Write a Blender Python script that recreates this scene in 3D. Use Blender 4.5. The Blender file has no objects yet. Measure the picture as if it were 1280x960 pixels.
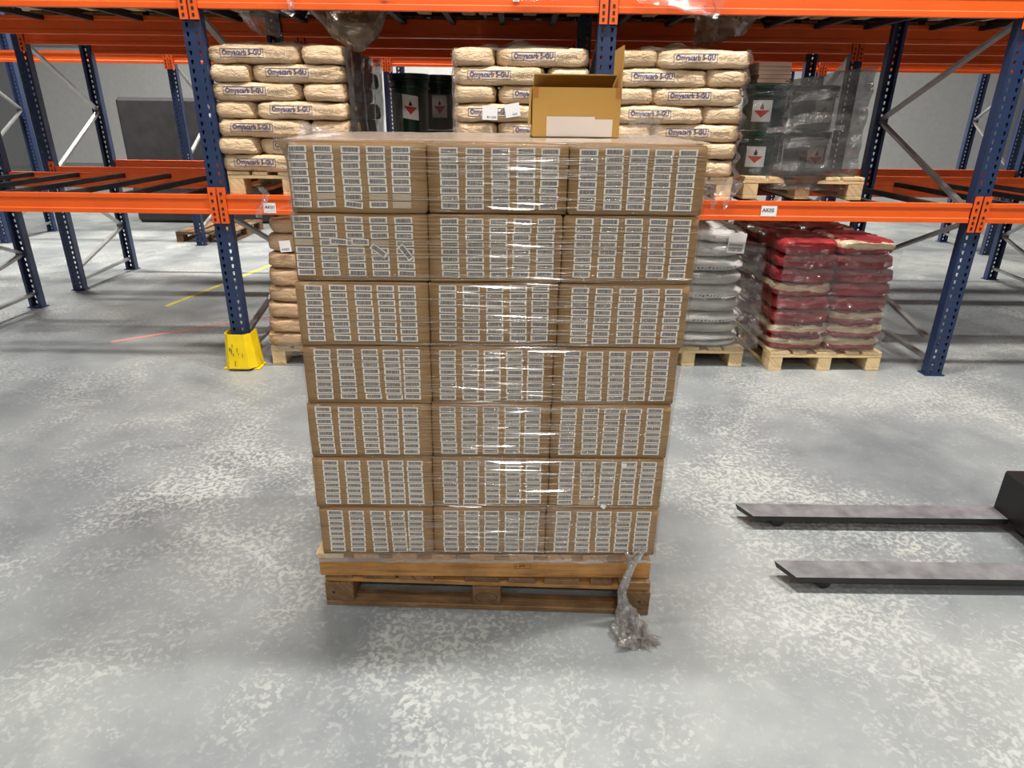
import bpy, bmesh, math, random
from mathutils import Vector, Matrix, noise
from mathutils.bvhtree import BVHTree
random.seed(7)
S = bpy.context.scene
C = S.collection
PI = math.pi

# ------------------------------------------------------------------ camera
PITCH, ROLL, EYE, FPX = 0.3895, 0.012, 1.7125, 820.0
cam_d = bpy.data.cameras.new('camera')
cam_d.sensor_fit = 'HORIZONTAL'; cam_d.sensor_width = 36.0; cam_d.lens = FPX*36.0/1280.0
cam_d.clip_start = 0.05; cam_d.clip_end = 120
cam = bpy.data.objects.new('camera', cam_d); C.objects.link(cam)
_f = Vector((0, math.cos(PITCH), -math.sin(PITCH))); _r = Vector((1, 0, 0)); _u = _r.cross(_f)
_r2 = math.cos(ROLL)*_r + math.sin(ROLL)*_u; _u2 = -math.sin(ROLL)*_r + math.cos(ROLL)*_u
cam.matrix_world = Matrix(((_r2.x, _u2.x, -_f.x, 0), (_r2.y, _u2.y, -_f.y, 0), (_r2.z, _u2.z, -_f.z, EYE), (0, 0, 0, 1)))
S.camera = cam

# ------------------------------------------------------------------ world, exposure
w = bpy.data.worlds.new('world'); S.world = w; w.use_nodes = True
w.node_tree.nodes['Background'].inputs[0].default_value = (0.9, 0.93, 1.0, 1)
w.node_tree.nodes['Background'].inputs[1].default_value = 0.02
S.view_settings.view_transform = 'Standard'; S.view_settings.look = 'None'
S.view_settings.gamma = 1.0; S.view_settings.use_curve_mapping = False
S.view_settings.exposure = -0.5
try:
    S.cycles.max_bounces = 7; S.cycles.transparent_max_bounces = 12
    S.cycles.sample_clamp_indirect = 4.0; S.cycles.use_denoising = True
except Exception: pass

# ------------------------------------------------------------------ ceiling lamps (positions of the high-bay luminaires)
LAMPS = [  # x, y, z, length along x, length along y, watts
    (0.50, -5.6, 7.0, 1.30, 0.32, 300), (-4.6, -5.6, 7.0, 1.30, 0.32, 220), (4.8, -5.6, 7.0, 1.30, 0.32, 220),
    (0.05, -10.6, 7.0, 1.30, 0.32, 260), (-4.6, -10.6, 7.0, 1.30, 0.32, 170), (4.8, -10.6, 7.0, 1.30, 0.32, 170),
    (-0.3, 3.0, 7.2, 1.30, 0.32, 560), (-4.4, 2.0, 7.2, 1.30, 0.32, 300), (3.2, 2.9, 7.2, 1.30, 0.32, 680), (0.9, -0.8, 7.2, 1.30, 0.32, 130),
    (-6.0, 8.3, 7.0, 1.30, 0.32, 900), (-2.2, 8.3, 7.0, 1.30, 0.32, 600), (4.0, 8.3, 7.0, 1.30, 0.32, 300),
    (-5.0, 13.5, 7.4, 1.30, 0.32, 900), (0.0, 13.5, 7.4, 1.30, 0.32, 900), (5.0, 13.5, 7.4, 1.30, 0.32, 900), (0.0, 19.0, 7.4, 1.30, 0.32, 900),
]
for i, (x, y, z, lx, ly, W) in enumerate(LAMPS):
    ld = bpy.data.lights.new('lamp_light', 'AREA'); ld.shape = 'RECTANGLE'; ld.size = lx; ld.size_y = ly
    ld.energy = W; ld.color = (1.0, 0.965, 0.915)
    lo = bpy.data.objects.new('lamp_light', ld); lo.location = (x, y, z-0.06); C.objects.link(lo)

# ------------------------------------------------------------------ material helpers
def new_mat(name):
    m = bpy.data.materials.new(name); m.use_nodes = True
    nt = m.node_tree; nt.nodes.clear()
    o = nt.nodes.new('ShaderNodeOutputMaterial'); p = nt.nodes.new('ShaderNodeBsdfPrincipled')
    nt.links.new(p.outputs[0], o.inputs[0])
    return m, nt, p, o
def N(nt, t, **kw):
    n = nt.nodes.new(t)
    for k, v in kw.items():
        if k in n.inputs: n.inputs[k].default_value = v
        else: setattr(n, k, v)
    return n
def L(nt, a, b): nt.links.new(a, b)
def c3(r, g, b): # sRGB 0-255 -> linear
    f = lambda v: (v/255/12.92) if v/255 <= 0.04045 else ((v/255+0.055)/1.055)**2.4
    return (f(r), f(g), f(b), 1)
def ramp(nt, fac, stops):
    n = nt.nodes.new('ShaderNodeValToRGB'); e = n.color_ramp.elements
    e[0].position, e[0].color = stops[0]; e[1].position, e[1].color = stops[-1]
    for p, col in stops[1:-1]:
        x = e.new(p); x.color = col
    if fac is not None: L(nt, fac, n.inputs[0])
    return n
def coords(nt, scale=(1, 1, 1), kind='Object', rnd=False):
    tc = N(nt, 'ShaderNodeTexCoord'); mp = N(nt, 'ShaderNodeMapping')
    mp.inputs['Scale'].default_value = scale
    L(nt, tc.outputs[kind], mp.inputs[0])
    if rnd:
        oi = N(nt, 'ShaderNodeObjectInfo'); ml = N(nt, 'ShaderNodeMath', operation='MULTIPLY'); ml.inputs[1].default_value = 37.0
        L(nt, oi.outputs['Random'], ml.inputs[0]); cb = N(nt, 'ShaderNodeCombineXYZ')
        for k in range(3): L(nt, ml.outputs[0], cb.inputs[k])
        L(nt, cb.outputs[0], mp.inputs['Location'])
    return mp.outputs[0]
def noise_n(nt, vec, scale, detail=4, rough=0.55, dist=0.0):
    n = N(nt, 'ShaderNodeTexNoise'); n.inputs['Scale'].default_value = scale; n.inputs['Detail'].default_value = detail
    n.inputs['Roughness'].default_value = rough; n.inputs['Distortion'].default_value = dist
    L(nt, vec, n.inputs['Vector']); return n.outputs[0]
def bump(nt, h, p, strength=0.3, dist=0.01, sock='Normal'):
    b = N(nt, 'ShaderNodeBump'); b.inputs['Strength'].default_value = strength; b.inputs['Distance'].default_value = dist
    L(nt, h, b.inputs['Height']); L(nt, b.outputs[0], p.inputs[sock]); return b
def mixc(nt, fac, a, b, mode='MIX'):
    n = N(nt, 'ShaderNodeMix', data_type='RGBA', blend_type=mode)
    for s, v in ((n.inputs[0], fac), (n.inputs[6], a), (n.inputs[7], b)):
        if hasattr(v, 'is_linked'): L(nt, v, s)
        else: s.default_value = v
    return n.outputs[2]
def math_n(nt, op, a, b=None):
    n = N(nt, 'ShaderNodeMath', operation=op)
    for s, v in ((n.inputs[0], a), (n.inputs[1], b)):
        if v is None: continue
        if hasattr(v, 'is_linked'): L(nt, v, s)
        else: s.default_value = v
    return n.outputs[0]

M = {}
def simple(name, col, rough=0.5, metal=0.0, coat=0.0, var=0.08, nscale=6, bumps=0.0, bscale=60):
    m, nt, p, o = new_mat(name)
    v = coords(nt, rnd=True); n = noise_n(nt, v, nscale, 5)
    dark = tuple(c*(1-var*2) for c in col[:3])+(1,); lite = tuple(min(1, c*(1+var)) for c in col[:3])+(1,)
    r = ramp(nt, n, [(0.3, dark), (0.7, lite)]); L(nt, r.outputs[0], p.inputs['Base Color'])
    p.inputs['Roughness'].default_value = rough; p.inputs['Metallic'].default_value = metal
    p.inputs['Coat Weight'].default_value = coat; p.inputs['Coat Roughness'].default_value = 0.2
    if bumps: bump(nt, noise_n(nt, v, bscale, 4), p, bumps, 0.004)
    M[name] = m; return m

def mat_cardboard(name, base, dark, coat, coatbump):
    m, nt, p, o = new_mat(name)
    v = coords(nt, (1, 1, 1), rnd=True)
    n = noise_n(nt, v, 3.5, 5); r = ramp(nt, n, [(0.3, dark), (0.7, base)])
    vs = coords(nt, (1.2, 1, 46), rnd=True); st = noise_n(nt, vs, 3.2, 6, 0.7)
    r2 = ramp(nt, st, [(0.34, (0.60, 0.60, 0.60, 1)), (0.47, (0.96, 0.96, 0.96, 1)), (0.62, (1.0, 1.0, 1.0, 1)), (0.72, (1.28, 1.28, 1.28, 1))])  # light and dark streaks of the film's wrinkles, painted into the board colour
    c = mixc(nt, 1.0, r.outputs[0], r2.outputs[0], 'MULTIPLY') if coatbump else r.outputs[0]
    L(nt, c, p.inputs['Base Color']); p.inputs['Roughness'].default_value = 0.7
    p.inputs['Coat Weight'].default_value = coat; p.inputs['Coat Roughness'].default_value = 0.16
    if coatbump:
        vb = coords(nt, (2.0, 1, 60), rnd=True)
        b = bump(nt, noise_n(nt, vb, 2.2, 4, 0.6), p, coatbump, 0.006, 'Coat Normal')
    M[name] = m
mat_cardboard('cardboard', c3(170, 134, 90), c3(148, 114, 74), 0.55, 0.7)
mat_cardboard('cardboard_plain', c3(193, 152, 76), c3(182, 140, 66), 0.0, 0)
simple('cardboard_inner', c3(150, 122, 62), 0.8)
simple('tape', c3(170, 118, 60), 0.3)
simple('dark_seam', c3(60, 45, 32), 0.9)

def mat_label(name, blank=False):
    m, nt, p, o = new_mat(name)
    tc = N(nt, 'ShaderNodeTexCoord'); sx = N(nt, 'ShaderNodeSeparateXYZ'); L(nt, tc.outputs['UV'], sx.inputs[0])
    u, v = sx.outputs[0], sx.outputs[1]
    oi = N(nt, 'ShaderNodeObjectInfo'); off = math_n(nt, 'MULTIPLY', oi.outputs['Random'], 500.0)
    if blank:
        p.inputs['Base Color'].default_value = c3(186, 168, 146)
    else:
        k = math_n(nt, 'FLOOR', math_n(nt, 'ADD', math_n(nt, 'MULTIPLY', u, 140.0), off))
        wn = N(nt, 'ShaderNodeTexWhiteNoise', noise_dimensions='1D'); L(nt, k, wn.inputs['W'])
        bars = math_n(nt, 'GREATER_THAN', wn.outputs[0], 0.34)
        vin = math_n(nt, 'MULTIPLY', math_n(nt, 'GREATER_THAN', v, 0.26), math_n(nt, 'LESS_THAN', v, 0.82))
        # digits under the bars
        k2 = math_n(nt, 'FLOOR', math_n(nt, 'ADD', math_n(nt, 'MULTIPLY', u, 60.0), off))
        w2 = N(nt, 'ShaderNodeTexWhiteNoise', noise_dimensions='1D'); L(nt, k2, w2.inputs['W'])
        dg = math_n(nt, 'MULTIPLY', math_n(nt, 'GREATER_THAN', w2.outputs[0], 0.42),
                    math_n(nt, 'MULTIPLY', math_n(nt, 'GREATER_THAN', v, 0.15), math_n(nt, 'LESS_THAN', v, 0.26)))
        uin = math_n(nt, 'MULTIPLY', math_n(nt, 'GREATER_THAN', u, 0.09), math_n(nt, 'LESS_THAN', u, 0.91))
        ink = math_n(nt, 'MULTIPLY', uin, math_n(nt, 'MAXIMUM', math_n(nt, 'MULTIPLY', bars, vin), dg))
        box_ = math_n(nt, 'MULTIPLY', uin, math_n(nt, 'MULTIPLY', math_n(nt, 'GREATER_THAN', v, 0.17), math_n(nt, 'LESS_THAN', v, 0.83)))
        ink = math_n(nt, 'MULTIPLY', box_, math_n(nt, 'ADD', math_n(nt, 'MULTIPLY', ink, 0.45), 0.50))
        L(nt, mixc(nt, ink, c3(232, 224, 212), c3(84, 82, 88)), p.inputs['Base Color'])
    p.inputs['Roughness'].default_value = 0.6
    p.inputs['Coat Weight'].default_value = 0.5; p.inputs['Coat Roughness'].default_value = 0.15
    vb = coords(nt, (2.0, 1, 60), rnd=True)
    bump(nt, noise_n(nt, vb, 2.2, 4, 0.6), p, 0.45, 0.006, 'Coat Normal')
    M[name] = m
mat_label('barcode_label'); mat_label('blank_label', True)

def mat_wood(name, a, b, dirt):
    m, nt, p, o = new_mat(name)
    tc = N(nt, 'ShaderNodeTexCoord'); at = N(nt, 'ShaderNodeUVMap'); mp = N(nt, 'ShaderNodeMapping'); mp.inputs['Scale'].default_value = (1.4, 22, 1)
    L(nt, tc.outputs['UV'], mp.inputs[0])
    oi = N(nt, 'ShaderNodeObjectInfo'); cb = N(nt, 'ShaderNodeCombineXYZ')
    q = math_n(nt, 'MULTIPLY', oi.outputs['Random'], 50.0); L(nt, q, cb.inputs[0]); L(nt, q, cb.inputs[1]); L(nt, cb.outputs[0], mp.inputs['Location'])
    n = noise_n(nt, mp.outputs[0], 3.0, 6, 0.6, 0.6)
    r = ramp(nt, n, [(0.28, b), (0.5, a), (0.75, tuple(min(1, x*1.12) for x in a[:3])+(1,))])
    v2 = coords(nt, rnd=True); n2 = noise_n(nt, v2, 7.0, 6, 0.65)
    r2 = ramp(nt, n2, [(0.3, (dirt, dirt, dirt, 1)), (0.62, (1, 1, 1, 1))])
    val = math_n(nt, 'ADD', math_n(nt, 'MULTIPLY', oi.outputs['Random'], 0.35), 0.8)
    hv = N(nt, 'ShaderNodeHueSaturation'); L(nt, mixc(nt, 1.0, r.outputs[0], r2.outputs[0], 'MULTIPLY'), hv.inputs['Color']); L(nt, val, hv.inputs['Value'])
    L(nt, hv.outputs[0], p.inputs['Base Color']); p.inputs['Roughness'].default_value = 0.75
    bump(nt, n, p, 0.35, 0.003)
    M[name] = m
mat_wood('wood_orange', c3(188, 136, 76), c3(140, 92, 46), 0.6)
mat_wood('wood_old', c3(132, 100, 66), c3(84, 60, 38), 0.45)
mat_wood('wood_pale', c3(214, 188, 144), c3(178, 146, 100), 0.8)

def mat_bag(name, a, b, coat=0.35, wr=0.5):
    m, nt, p, o = new_mat(name)
    v = coords(nt, rnd=True); n = noise_n(nt, v, 4, 5)
    L(nt, ramp(nt, n, [(0.3, b), (0.7, a)]).outputs[0], p.inputs['Base Color'])
    p.inputs['Roughness'].default_value = 0.6; p.inputs['Coat Weight'].default_value = coat; p.inputs['Coat Roughness'].default_value = 0.22
    v2 = coords(nt, (5, 5, 13), rnd=True)
    bump(nt, noise_n(nt, v2, 3.0, 5, 0.6, 1.2), p, wr, 0.02)
    M[name] = m; return m, nt, p
mat_bag('kraft', c3(220, 192, 156), c3(200, 168, 130), 0.35, 0.9)
mat_bag('kraft_brown', c3(196, 162, 126), c3(180, 144, 108), 0.25, 0.7)
mat_bag('white_sack', c3(244, 243, 241), c3(226, 223, 220), 0.6, 0.8)
mat_bag('grey_sack', c3(206, 203, 198), c3(180, 176, 172), 0.6, 0.8)
mat_bag('white_block', c3(226, 226, 224), c3(205, 205, 204), 0.5, 0.5)
# red sacks with a cream stripe
m, nt, p = mat_bag('red_sack', c3(176, 44, 48), c3(128, 20, 30), 0.7, 0.8)
tc = N(nt, 'ShaderNodeTexCoord'); sx = N(nt, 'ShaderNodeSeparateXYZ'); L(nt, tc.outputs['Object'], sx.inputs[0])
zz = math_n(nt, 'ADD', sx.outputs[2], math_n(nt, 'MULTIPLY', math_n(nt, 'SUBTRACT', noise_n(nt, coords(nt, rnd=True), 5, 3), 0.5), 0.10))
rnd_ = N(nt, 'ShaderNodeObjectInfo').outputs['Random']
stripe = math_n(nt, 'MULTIPLY', math_n(nt, 'MULTIPLY', math_n(nt, 'GREATER_THAN', zz, 0.045), math_n(nt, 'LESS_THAN', zz, 0.086)), math_n(nt, 'GREATER_THAN', rnd_, 0.5))
src = p.inputs['Base Color'].links[0].from_socket
L(nt, mixc(nt, stripe, src, c3(206, 188, 156)), p.inputs['Base Color'])

simple('ink_blue', c3(58, 66, 116), 0.6, coat=0.3)
simple('ink_grey', c3(140, 120, 104), 0.7)
simple('ink_dark', c3(30, 30, 34), 0.7)
simple('ink_brown', c3(70, 42, 24), 0.8)
simple('paper_white', c3(236, 234, 232), 0.5, var=0.02)
simple('paper_pinkish', c3(226, 214, 206), 0.6, var=0.02)
simple('rack_orange', c3(232, 92, 18), 0.5, coat=0.1, var=0.06, nscale=3)
simple('rack_blue', c3(36, 52, 86), 0.42, var=0.1)
simple('galvanised', c3(168, 168, 166), 0.4, 0.6)
simple('yellow_paint', c3(246, 210, 8), 0.45, var=0.05, nscale=9)
simple('black_scuff', c3(28, 26, 22), 0.6)
simple('green_plastic', c3(9, 46, 35), 0.3, coat=0.3)
simple('dark_plastic', c3(20, 34, 30), 0.3, coat=0.3)
simple('red_print', c3(204, 40, 46), 0.5)
simple('fork_steel', c3(150, 151, 154), 0.35, 0.5, var=0.18, nscale=14)
simple('fork_black', c3(16, 16, 17), 0.45)
simple('wall_paint', c3(214, 214, 212), 0.8, var=0.03)
simple('wall_band', c3(150, 158, 160), 0.7, var=0.03)
simple('wall_grey', c3(120, 122, 124), 0.8, var=0.03)
simple('roof_panel', c3(92, 94, 96), 0.8, var=0.03)
simple('bolt_white', c3(220, 220, 215), 0.5)
simple('pinkish_board', c3(160, 130, 114), 0.7)
simple('line_yellow', c3(226, 214, 60), 0.5)
simple('line_pink', c3(206, 140, 130), 0.5)
simple('far_brown', c3(120, 92, 66), 0.8, var=0.2)
simple('far_dark', c3(46, 44, 46), 0.7, var=0.2)

m, nt, p, o = new_mat('lamp_glow'); nt.nodes.remove(p)
e = N(nt, 'ShaderNodeEmission'); e.inputs[0].default_value = (1, 0.95, 0.88, 1); e.inputs[1].default_value = 12
L(nt, e.outputs[0], o.inputs[0]); M['lamp_glow'] = m

def mat_film(name, haze, hazecol, grough=0.12, edge=0.5, vary=0.6, tint=(0.98, 0.98, 0.97, 1), bs=0.6, bsc=20):
    m, nt, p, o = new_mat(name); nt.nodes.remove(p)
    tr = N(nt, 'ShaderNodeBsdfTransparent'); tr.inputs[0].default_value = tint
    df = N(nt, 'ShaderNodeBsdfDiffuse'); df.inputs[0].default_value = hazecol
    tl = N(nt, 'ShaderNodeBsdfTranslucent'); tl.inputs[0].default_value = hazecol
    gl = N(nt, 'ShaderNodeBsdfGlossy'); gl.inputs['Roughness'].default_value = grough
    mx0 = N(nt, 'ShaderNodeMixShader'); mx0.inputs[0].default_value = 0.35; L(nt, df.outputs[0], mx0.inputs[1]); L(nt, tl.outputs[0], mx0.inputs[2])
    v = coords(nt); n = noise_n(nt, v, 9, 5, 0.65)
    hz = math_n(nt, 'MULTIPLY', ramp(nt, n, [(0.3, (1-vary,)*3+(1,)), (0.7, (1, 1, 1, 1))]).outputs[0], haze)
    mx1 = N(nt, 'ShaderNodeMixShader'); L(nt, hz, mx1.inputs[0]); L(nt, tr.outputs[0], mx1.inputs[1]); L(nt, mx0.outputs[0], mx1.inputs[2])
    lw = N(nt, 'ShaderNodeFresnel'); lw.inputs[0].default_value = 1.45
    fr = math_n(nt, 'MINIMUM', math_n(nt, 'ADD', math_n(nt, 'MULTIPLY', lw.outputs[0], edge*1.6), 0.03), 0.8)
    mx2 = N(nt, 'ShaderNodeMixShader'); L(nt, fr, mx2.inputs[0]); L(nt, mx1.outputs[0], mx2.inputs[1]); L(nt, gl.outputs[0], mx2.inputs[2])
    b = N(nt, 'ShaderNodeBump'); b.inputs['Strength'].default_value = bs; b.inputs['Distance'].default_value = 0.01
    L(nt, noise_n(nt, v, bsc, 4, 0.6), b.inputs['Height'])
    for s in (gl, df): L(nt, b.outputs[0], s.inputs['Normal'])
    L(nt, b.outputs[0], lw.inputs['Normal'])
    L(nt, mx2.outputs[0], o.inputs[0]); M[name] = m
mat_film('film_clear', 0.16, c3(230, 222, 210), 0.10)
mat_film('film_strand', 0.34, c3(232, 216, 192), 0.14, edge=1.4, vary=0.5)
mat_film('film_gloss', 0.06, c3(235, 235, 235), 0.12, edge=1.1, bs=0.9, bsc=14)
mat_film('film_lit_lid', 0.75, c3(240, 228, 208), 0.2, edge=.8, vary=0.3)  # milky cream haze paints the strong overhead light on the lid
mat_film('film_pleat', 0.05, c3(240, 230, 215), 0.12, edge=1.2, vary=0.3, bs=0.0, bsc=60)
mat_film('film_thin', 0.08, c3(170, 150, 130), 0.15, edge=.12)
mat_film('film_crumpled', 0.20, c3(232, 222, 218), 0.08, edge=1.2, bs=1.0, bsc=38)
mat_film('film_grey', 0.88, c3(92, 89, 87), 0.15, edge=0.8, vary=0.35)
mat_film('film_brown', 0.9, c3(122, 104, 82), 0.2, edge=0.6, vary=0.2)

def mat_floor():
    m, nt, p, o = new_mat('concrete')
    v = coords(nt)
    big = noise_n(nt, v, 0.55, 5, 0.6); mid = noise_n(nt, v, 3.2, 6, 0.62, 0.4); fine = noise_n(nt, v, 60, 4, 0.6)
    base = ramp(nt, big, [(0.34, c3(116, 121, 124)), (0.5, c3(138, 142, 143)), (0.66, c3(160, 163, 161))]).outputs[0]
    r2 = ramp(nt, mid, [(0.3, (0.82, 0.83, 0.84, 1)), (0.6, (1.02, 1.02, 1.01, 1))]).outputs[0]
    c = mixc(nt, 1.0, base, r2, 'MULTIPLY')
    # trowel blotches: light rounded flecks that gather in patches
    vd = N(nt, 'ShaderNodeTexNoise'); vd.inputs['Scale'].default_value = 9; L(nt, v, vd.inputs['Vector'])
    vadd = N(nt, 'ShaderNodeVectorMath', operation='MULTIPLY_ADD'); L(nt, vd.outputs['Color'], vadd.inputs[0]); vadd.inputs[1].default_value = (0.05, 0.05, 0); L(nt, v, vadd.inputs[2])
    vo = N(nt, 'ShaderNodeTexVoronoi', feature='SMOOTH_F1'); vo.inputs['Scale'].default_value = 58; vo.inputs['Smoothness'].default_value = 0.5; vo.inputs['Randomness'].default_value = 1.0
    L(nt, vadd.outputs[0], vo.inputs['Vector'])
    patch = noise_n(nt, v, 1.15, 5, 0.65, 0.5)
    pm = ramp(nt, patch, [(0.42, (0, 0, 0, 1)), (0.62, (1, 1, 1, 1))]).outputs[0]
    thr = math_n(nt, 'ADD', math_n(nt, 'MULTIPLY', pm, 0.26), 0.18)
    bl = N(nt, 'ShaderNodeMapRange'); bl.interpolation_type = 'SMOOTHSTEP'
    L(nt, math_n(nt, 'SUBTRACT', thr, vo.outputs['Distance']), bl.inputs[0]); bl.inputs[1].default_value = -0.20; bl.inputs[2].default_value = 0.22
    bl.inputs[3].default_value = 0; bl.inputs[4].default_value = 1
    org = noise_n(nt, vadd.outputs[0], 42, 2.5, 0.5, 0.3)
    ob_ = N(nt, 'ShaderNodeMapRange'); ob_.interpolation_type = 'SMOOTHSTEP'
    L(nt, math_n(nt, 'ADD', org, math_n(nt, 'MULTIPLY', pm, 0.10)), ob_.inputs[0]); ob_.inputs[1].default_value = 0.56; ob_.inputs[2].default_value = 0.66
    both = math_n(nt, 'MAXIMUM', math_n(nt, 'MULTIPLY', bl.outputs[0], 0.75), ob_.outputs[0])
    fleck = math_n(nt, 'MULTIPLY', both, math_n(nt, 'ADD', math_n(nt, 'MULTIPLY', pm, 0.62), 0.10))
    c2 = mixc(nt, fleck, c, c3(188, 190, 184))
    c3_ = mixc(nt, math_n(nt, 'MULTIPLY', fine, 0.12), c2, c3(120, 120, 118))
    # rubbed dark patches
    sc = ramp(nt, noise_n(nt, v, 0.9, 4, 0.55, 1.5), [(0.52, (1, 1, 1, 1)), (0.68, (0.80, 0.81, 0.82, 1))]).outputs[0]
    L(nt, mixc(nt, 1.0, c3_, sc, 'MULTIPLY'), p.inputs['Base Color'])
    rr = N(nt, 'ShaderNodeMapRange'); L(nt, mid, rr.inputs[0]); rr.inputs[1].default_value = 0.3; rr.inputs[2].default_value = 0.7; rr.inputs[3].default_value = 0.30; rr.inputs[4].default_value = 0.48
    L(nt, rr.outputs[0], p.inputs['Roughness'])
    bump(nt, noise_n(nt, v, 25, 4), p, 0.08, 0.004)
    M['concrete'] = m
mat_floor()

# ------------------------------------------------------------------ mesh helpers
class MB:
    def __init__(s): s.v = []; s.f = []; s.m = []; s.uv = []
    def face(s, pts, mi=0, uvs=None):
        b = len(s.v); s.v += [tuple(p) for p in pts]; s.f.append(tuple(range(b, b+len(pts)))); s.m.append(mi)
        s.uv += uvs if uvs else [(0, 0)]*len(pts)
    def box(s, x0, x1, y0, y1, z0, z1, mi=0, mat=None, bev=0.0):
        """box; UV runs along its longest side"""
        d = (x1-x0, y1-y0, z1-z0); ax = d.index(max(d))
        P = lambda i, j, k: Vector(((x0, x1)[i], (y0, y1)[j], (z0, z1)[k]))
        fs = [((0,0,0),(0,1,0),(1,1,0),(1,0,0)), ((0,0,1),(1,0,1),(1,1,1),(0,1,1)), ((0,0,0),(1,0,0),(1,0,1),(0,0,1)),
              ((1,1,0),(0,1,0),(0,1,1),(1,1,1)), ((0,1,0),(0,0,0),(0,0,1),(0,1,1)), ((1,0,0),(1,1,0),(1,1,1),(1,0,1))]
        for f in fs:
            pts = [P(*q) for q in f]
            uv = [(p[ax], p[(ax+1) % 3]+p[(ax+2) % 3]) for p in pts]
            if mat is not None: pts = [mat @ p for p in pts]
            s.face(pts, mi, uv)
    def tube(s, pts, r, n=8, mi=0, cap=True):
        pts = [Vector(p) for p in pts]; rings = []
        rs = r if isinstance(r, (list, tuple)) else [r]*len(pts)
        for i, p in enumerate(pts):
            d = (pts[min(i+1, len(pts)-1)]-pts[max(i-1, 0)]).normalized()
            a = Vector((0, 0, 1)) if abs(d.z) < 0.9 else Vector((1, 0, 0))
            u = d.cross(a).normalized(); q = d.cross(u)
            rings.append([p+rs[i]*(math.cos(t*2*PI/n)*u+math.sin(t*2*PI/n)*q) for t in range(n)])
        for a, b in zip(rings, rings[1:]):
            for t in range(n): s.face([a[t], a[(t+1) % n], b[(t+1) % n], b[t]], mi)
        if cap: s.face(rings[0][::-1], mi); s.face(rings[-1], mi)
    def grid(s, fn, nu, nv, mi=0, closed=False):
        b = len(s.v)
        for j in range(nv+1):
            for i in range(nu+(0 if closed else 1)): s.v.append(tuple(fn(i/nu, j/nv)))
        W = nu if closed else nu+1
        for j in range(nv):
            for i in range(nu):
                a = b+j*W+i; c = b+j*W+(i+1) % W
                s.f.append((a, c, c+W, a+W)); s.m.append(mi)
                s.uv += [(i/nu, j/nv), ((i+1)/nu, j/nv), ((i+1)/nu, (j+1)/nv), (i/nu, (j+1)/nv)]
    def mesh(s, name, mats, smooth=False, weld=True, bevel=0.0):
        me = bpy.data.meshes.new(name); me.from_pydata(s.v, [], s.f)
        for mm in (mats if isinstance(mats, (list, tuple)) else [mats]): me.materials.append(M[mm] if isinstance(mm, str) else mm)
        me.polygons.foreach_set('material_index', s.m)
        uv = me.uv_layers.new(name='UVMap'); uv.data.foreach_set('uv', [c for q in s.uv for c in q])
        if weld or bevel:
            bm = bmesh.new(); bm.from_mesh(me); bmesh.ops.remove_doubles(bm, verts=bm.verts, dist=1e-5)
            if bevel: bmesh.ops.bevel(bm, geom=list(bm.edges), offset=bevel, segments=1, affect='EDGES', clamp_overlap=True)
            bm.to_mesh(me); bm.free()
        if smooth: me.polygons.foreach_set('use_smooth', [True]*len(me.polygons))
        me.update(); return me
    def obj(s, name, mats, parent=None, smooth=False, weld=True, bevel=0.0, loc=None, rot=None):
        return link(name, s.mesh(name, mats, smooth, weld, bevel), parent, loc, rot)
def link(name, me, parent=None, loc=None, rot=None):
    o = bpy.data.objects.new(name, me); C.objects.link(o)
    if parent: o.parent = parent
    if loc: o.location = loc
    if rot: o.rotation_euler = rot
    return o
def tag(o, label, cat, group=None):
    o['label'] = label; o['category'] = cat
    if group: o['group'] = group
    return o
def thing(name, label, cat, loc=(0, 0, 0), rz=0.0, group=None):
    o = bpy.data.objects.new(name, None); C.objects.link(o); o.location = loc; o.rotation_euler = (0, 0, rz)
    o.empty_display_size = 0.1
    return tag(o, label, cat, group)
def struct(o): o['kind'] = 'structure'; return o
def boxobj(name, b, mats, parent=None, bevel=0.0, loc=None, rot=None):
    q = MB(); q.box(*b); return q.obj(name, mats, parent, bevel=bevel, loc=loc, rot=rot)
ORD = ['first', 'second', 'third', 'fourth', 'fifth', 'sixth', 'seventh', 'eighth', 'ninth', 'tenth']

def text_mesh(txt, w, h, bold=0.012):
    """flat lettering mesh in x-z, centred, scaled to w x h"""
    cu = bpy.data.curves.new('text', 'FONT'); cu.body = txt; cu.resolution_u = 2; cu.offset = bold
    ob = bpy.data.objects.new('text', cu); C.objects.link(ob)
    bpy.context.view_layer.update()
    dg = bpy.context.evaluated_depsgraph_get()
    me = bpy.data.meshes.new_from_object(ob.evaluated_get(dg))
    bpy.data.objects.remove(ob); bpy.data.curves.remove(cu)
    xs = [v.co.x for v in me.vertices]; ys = [v.co.y for v in me.vertices]
    x0, x1, y0, y1 = min(xs), max(xs), min(ys), max(ys)
    for v in me.vertices:
        v.co = Vector(((v.co.x-(x0+x1)/2)*w/(x1-x0), 0, (v.co.y-(y0+y1)/2)*h/(y1-y0)))
    me.update(); return me
def text_obj(name, txt, w, h, mat, parent, loc, rot=(0, 0, 0)):
    me = text_mesh(txt, w, h); me.materials.clear(); me.materials.append(M[mat])
    return link(name, me, parent, loc, rot)

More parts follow.
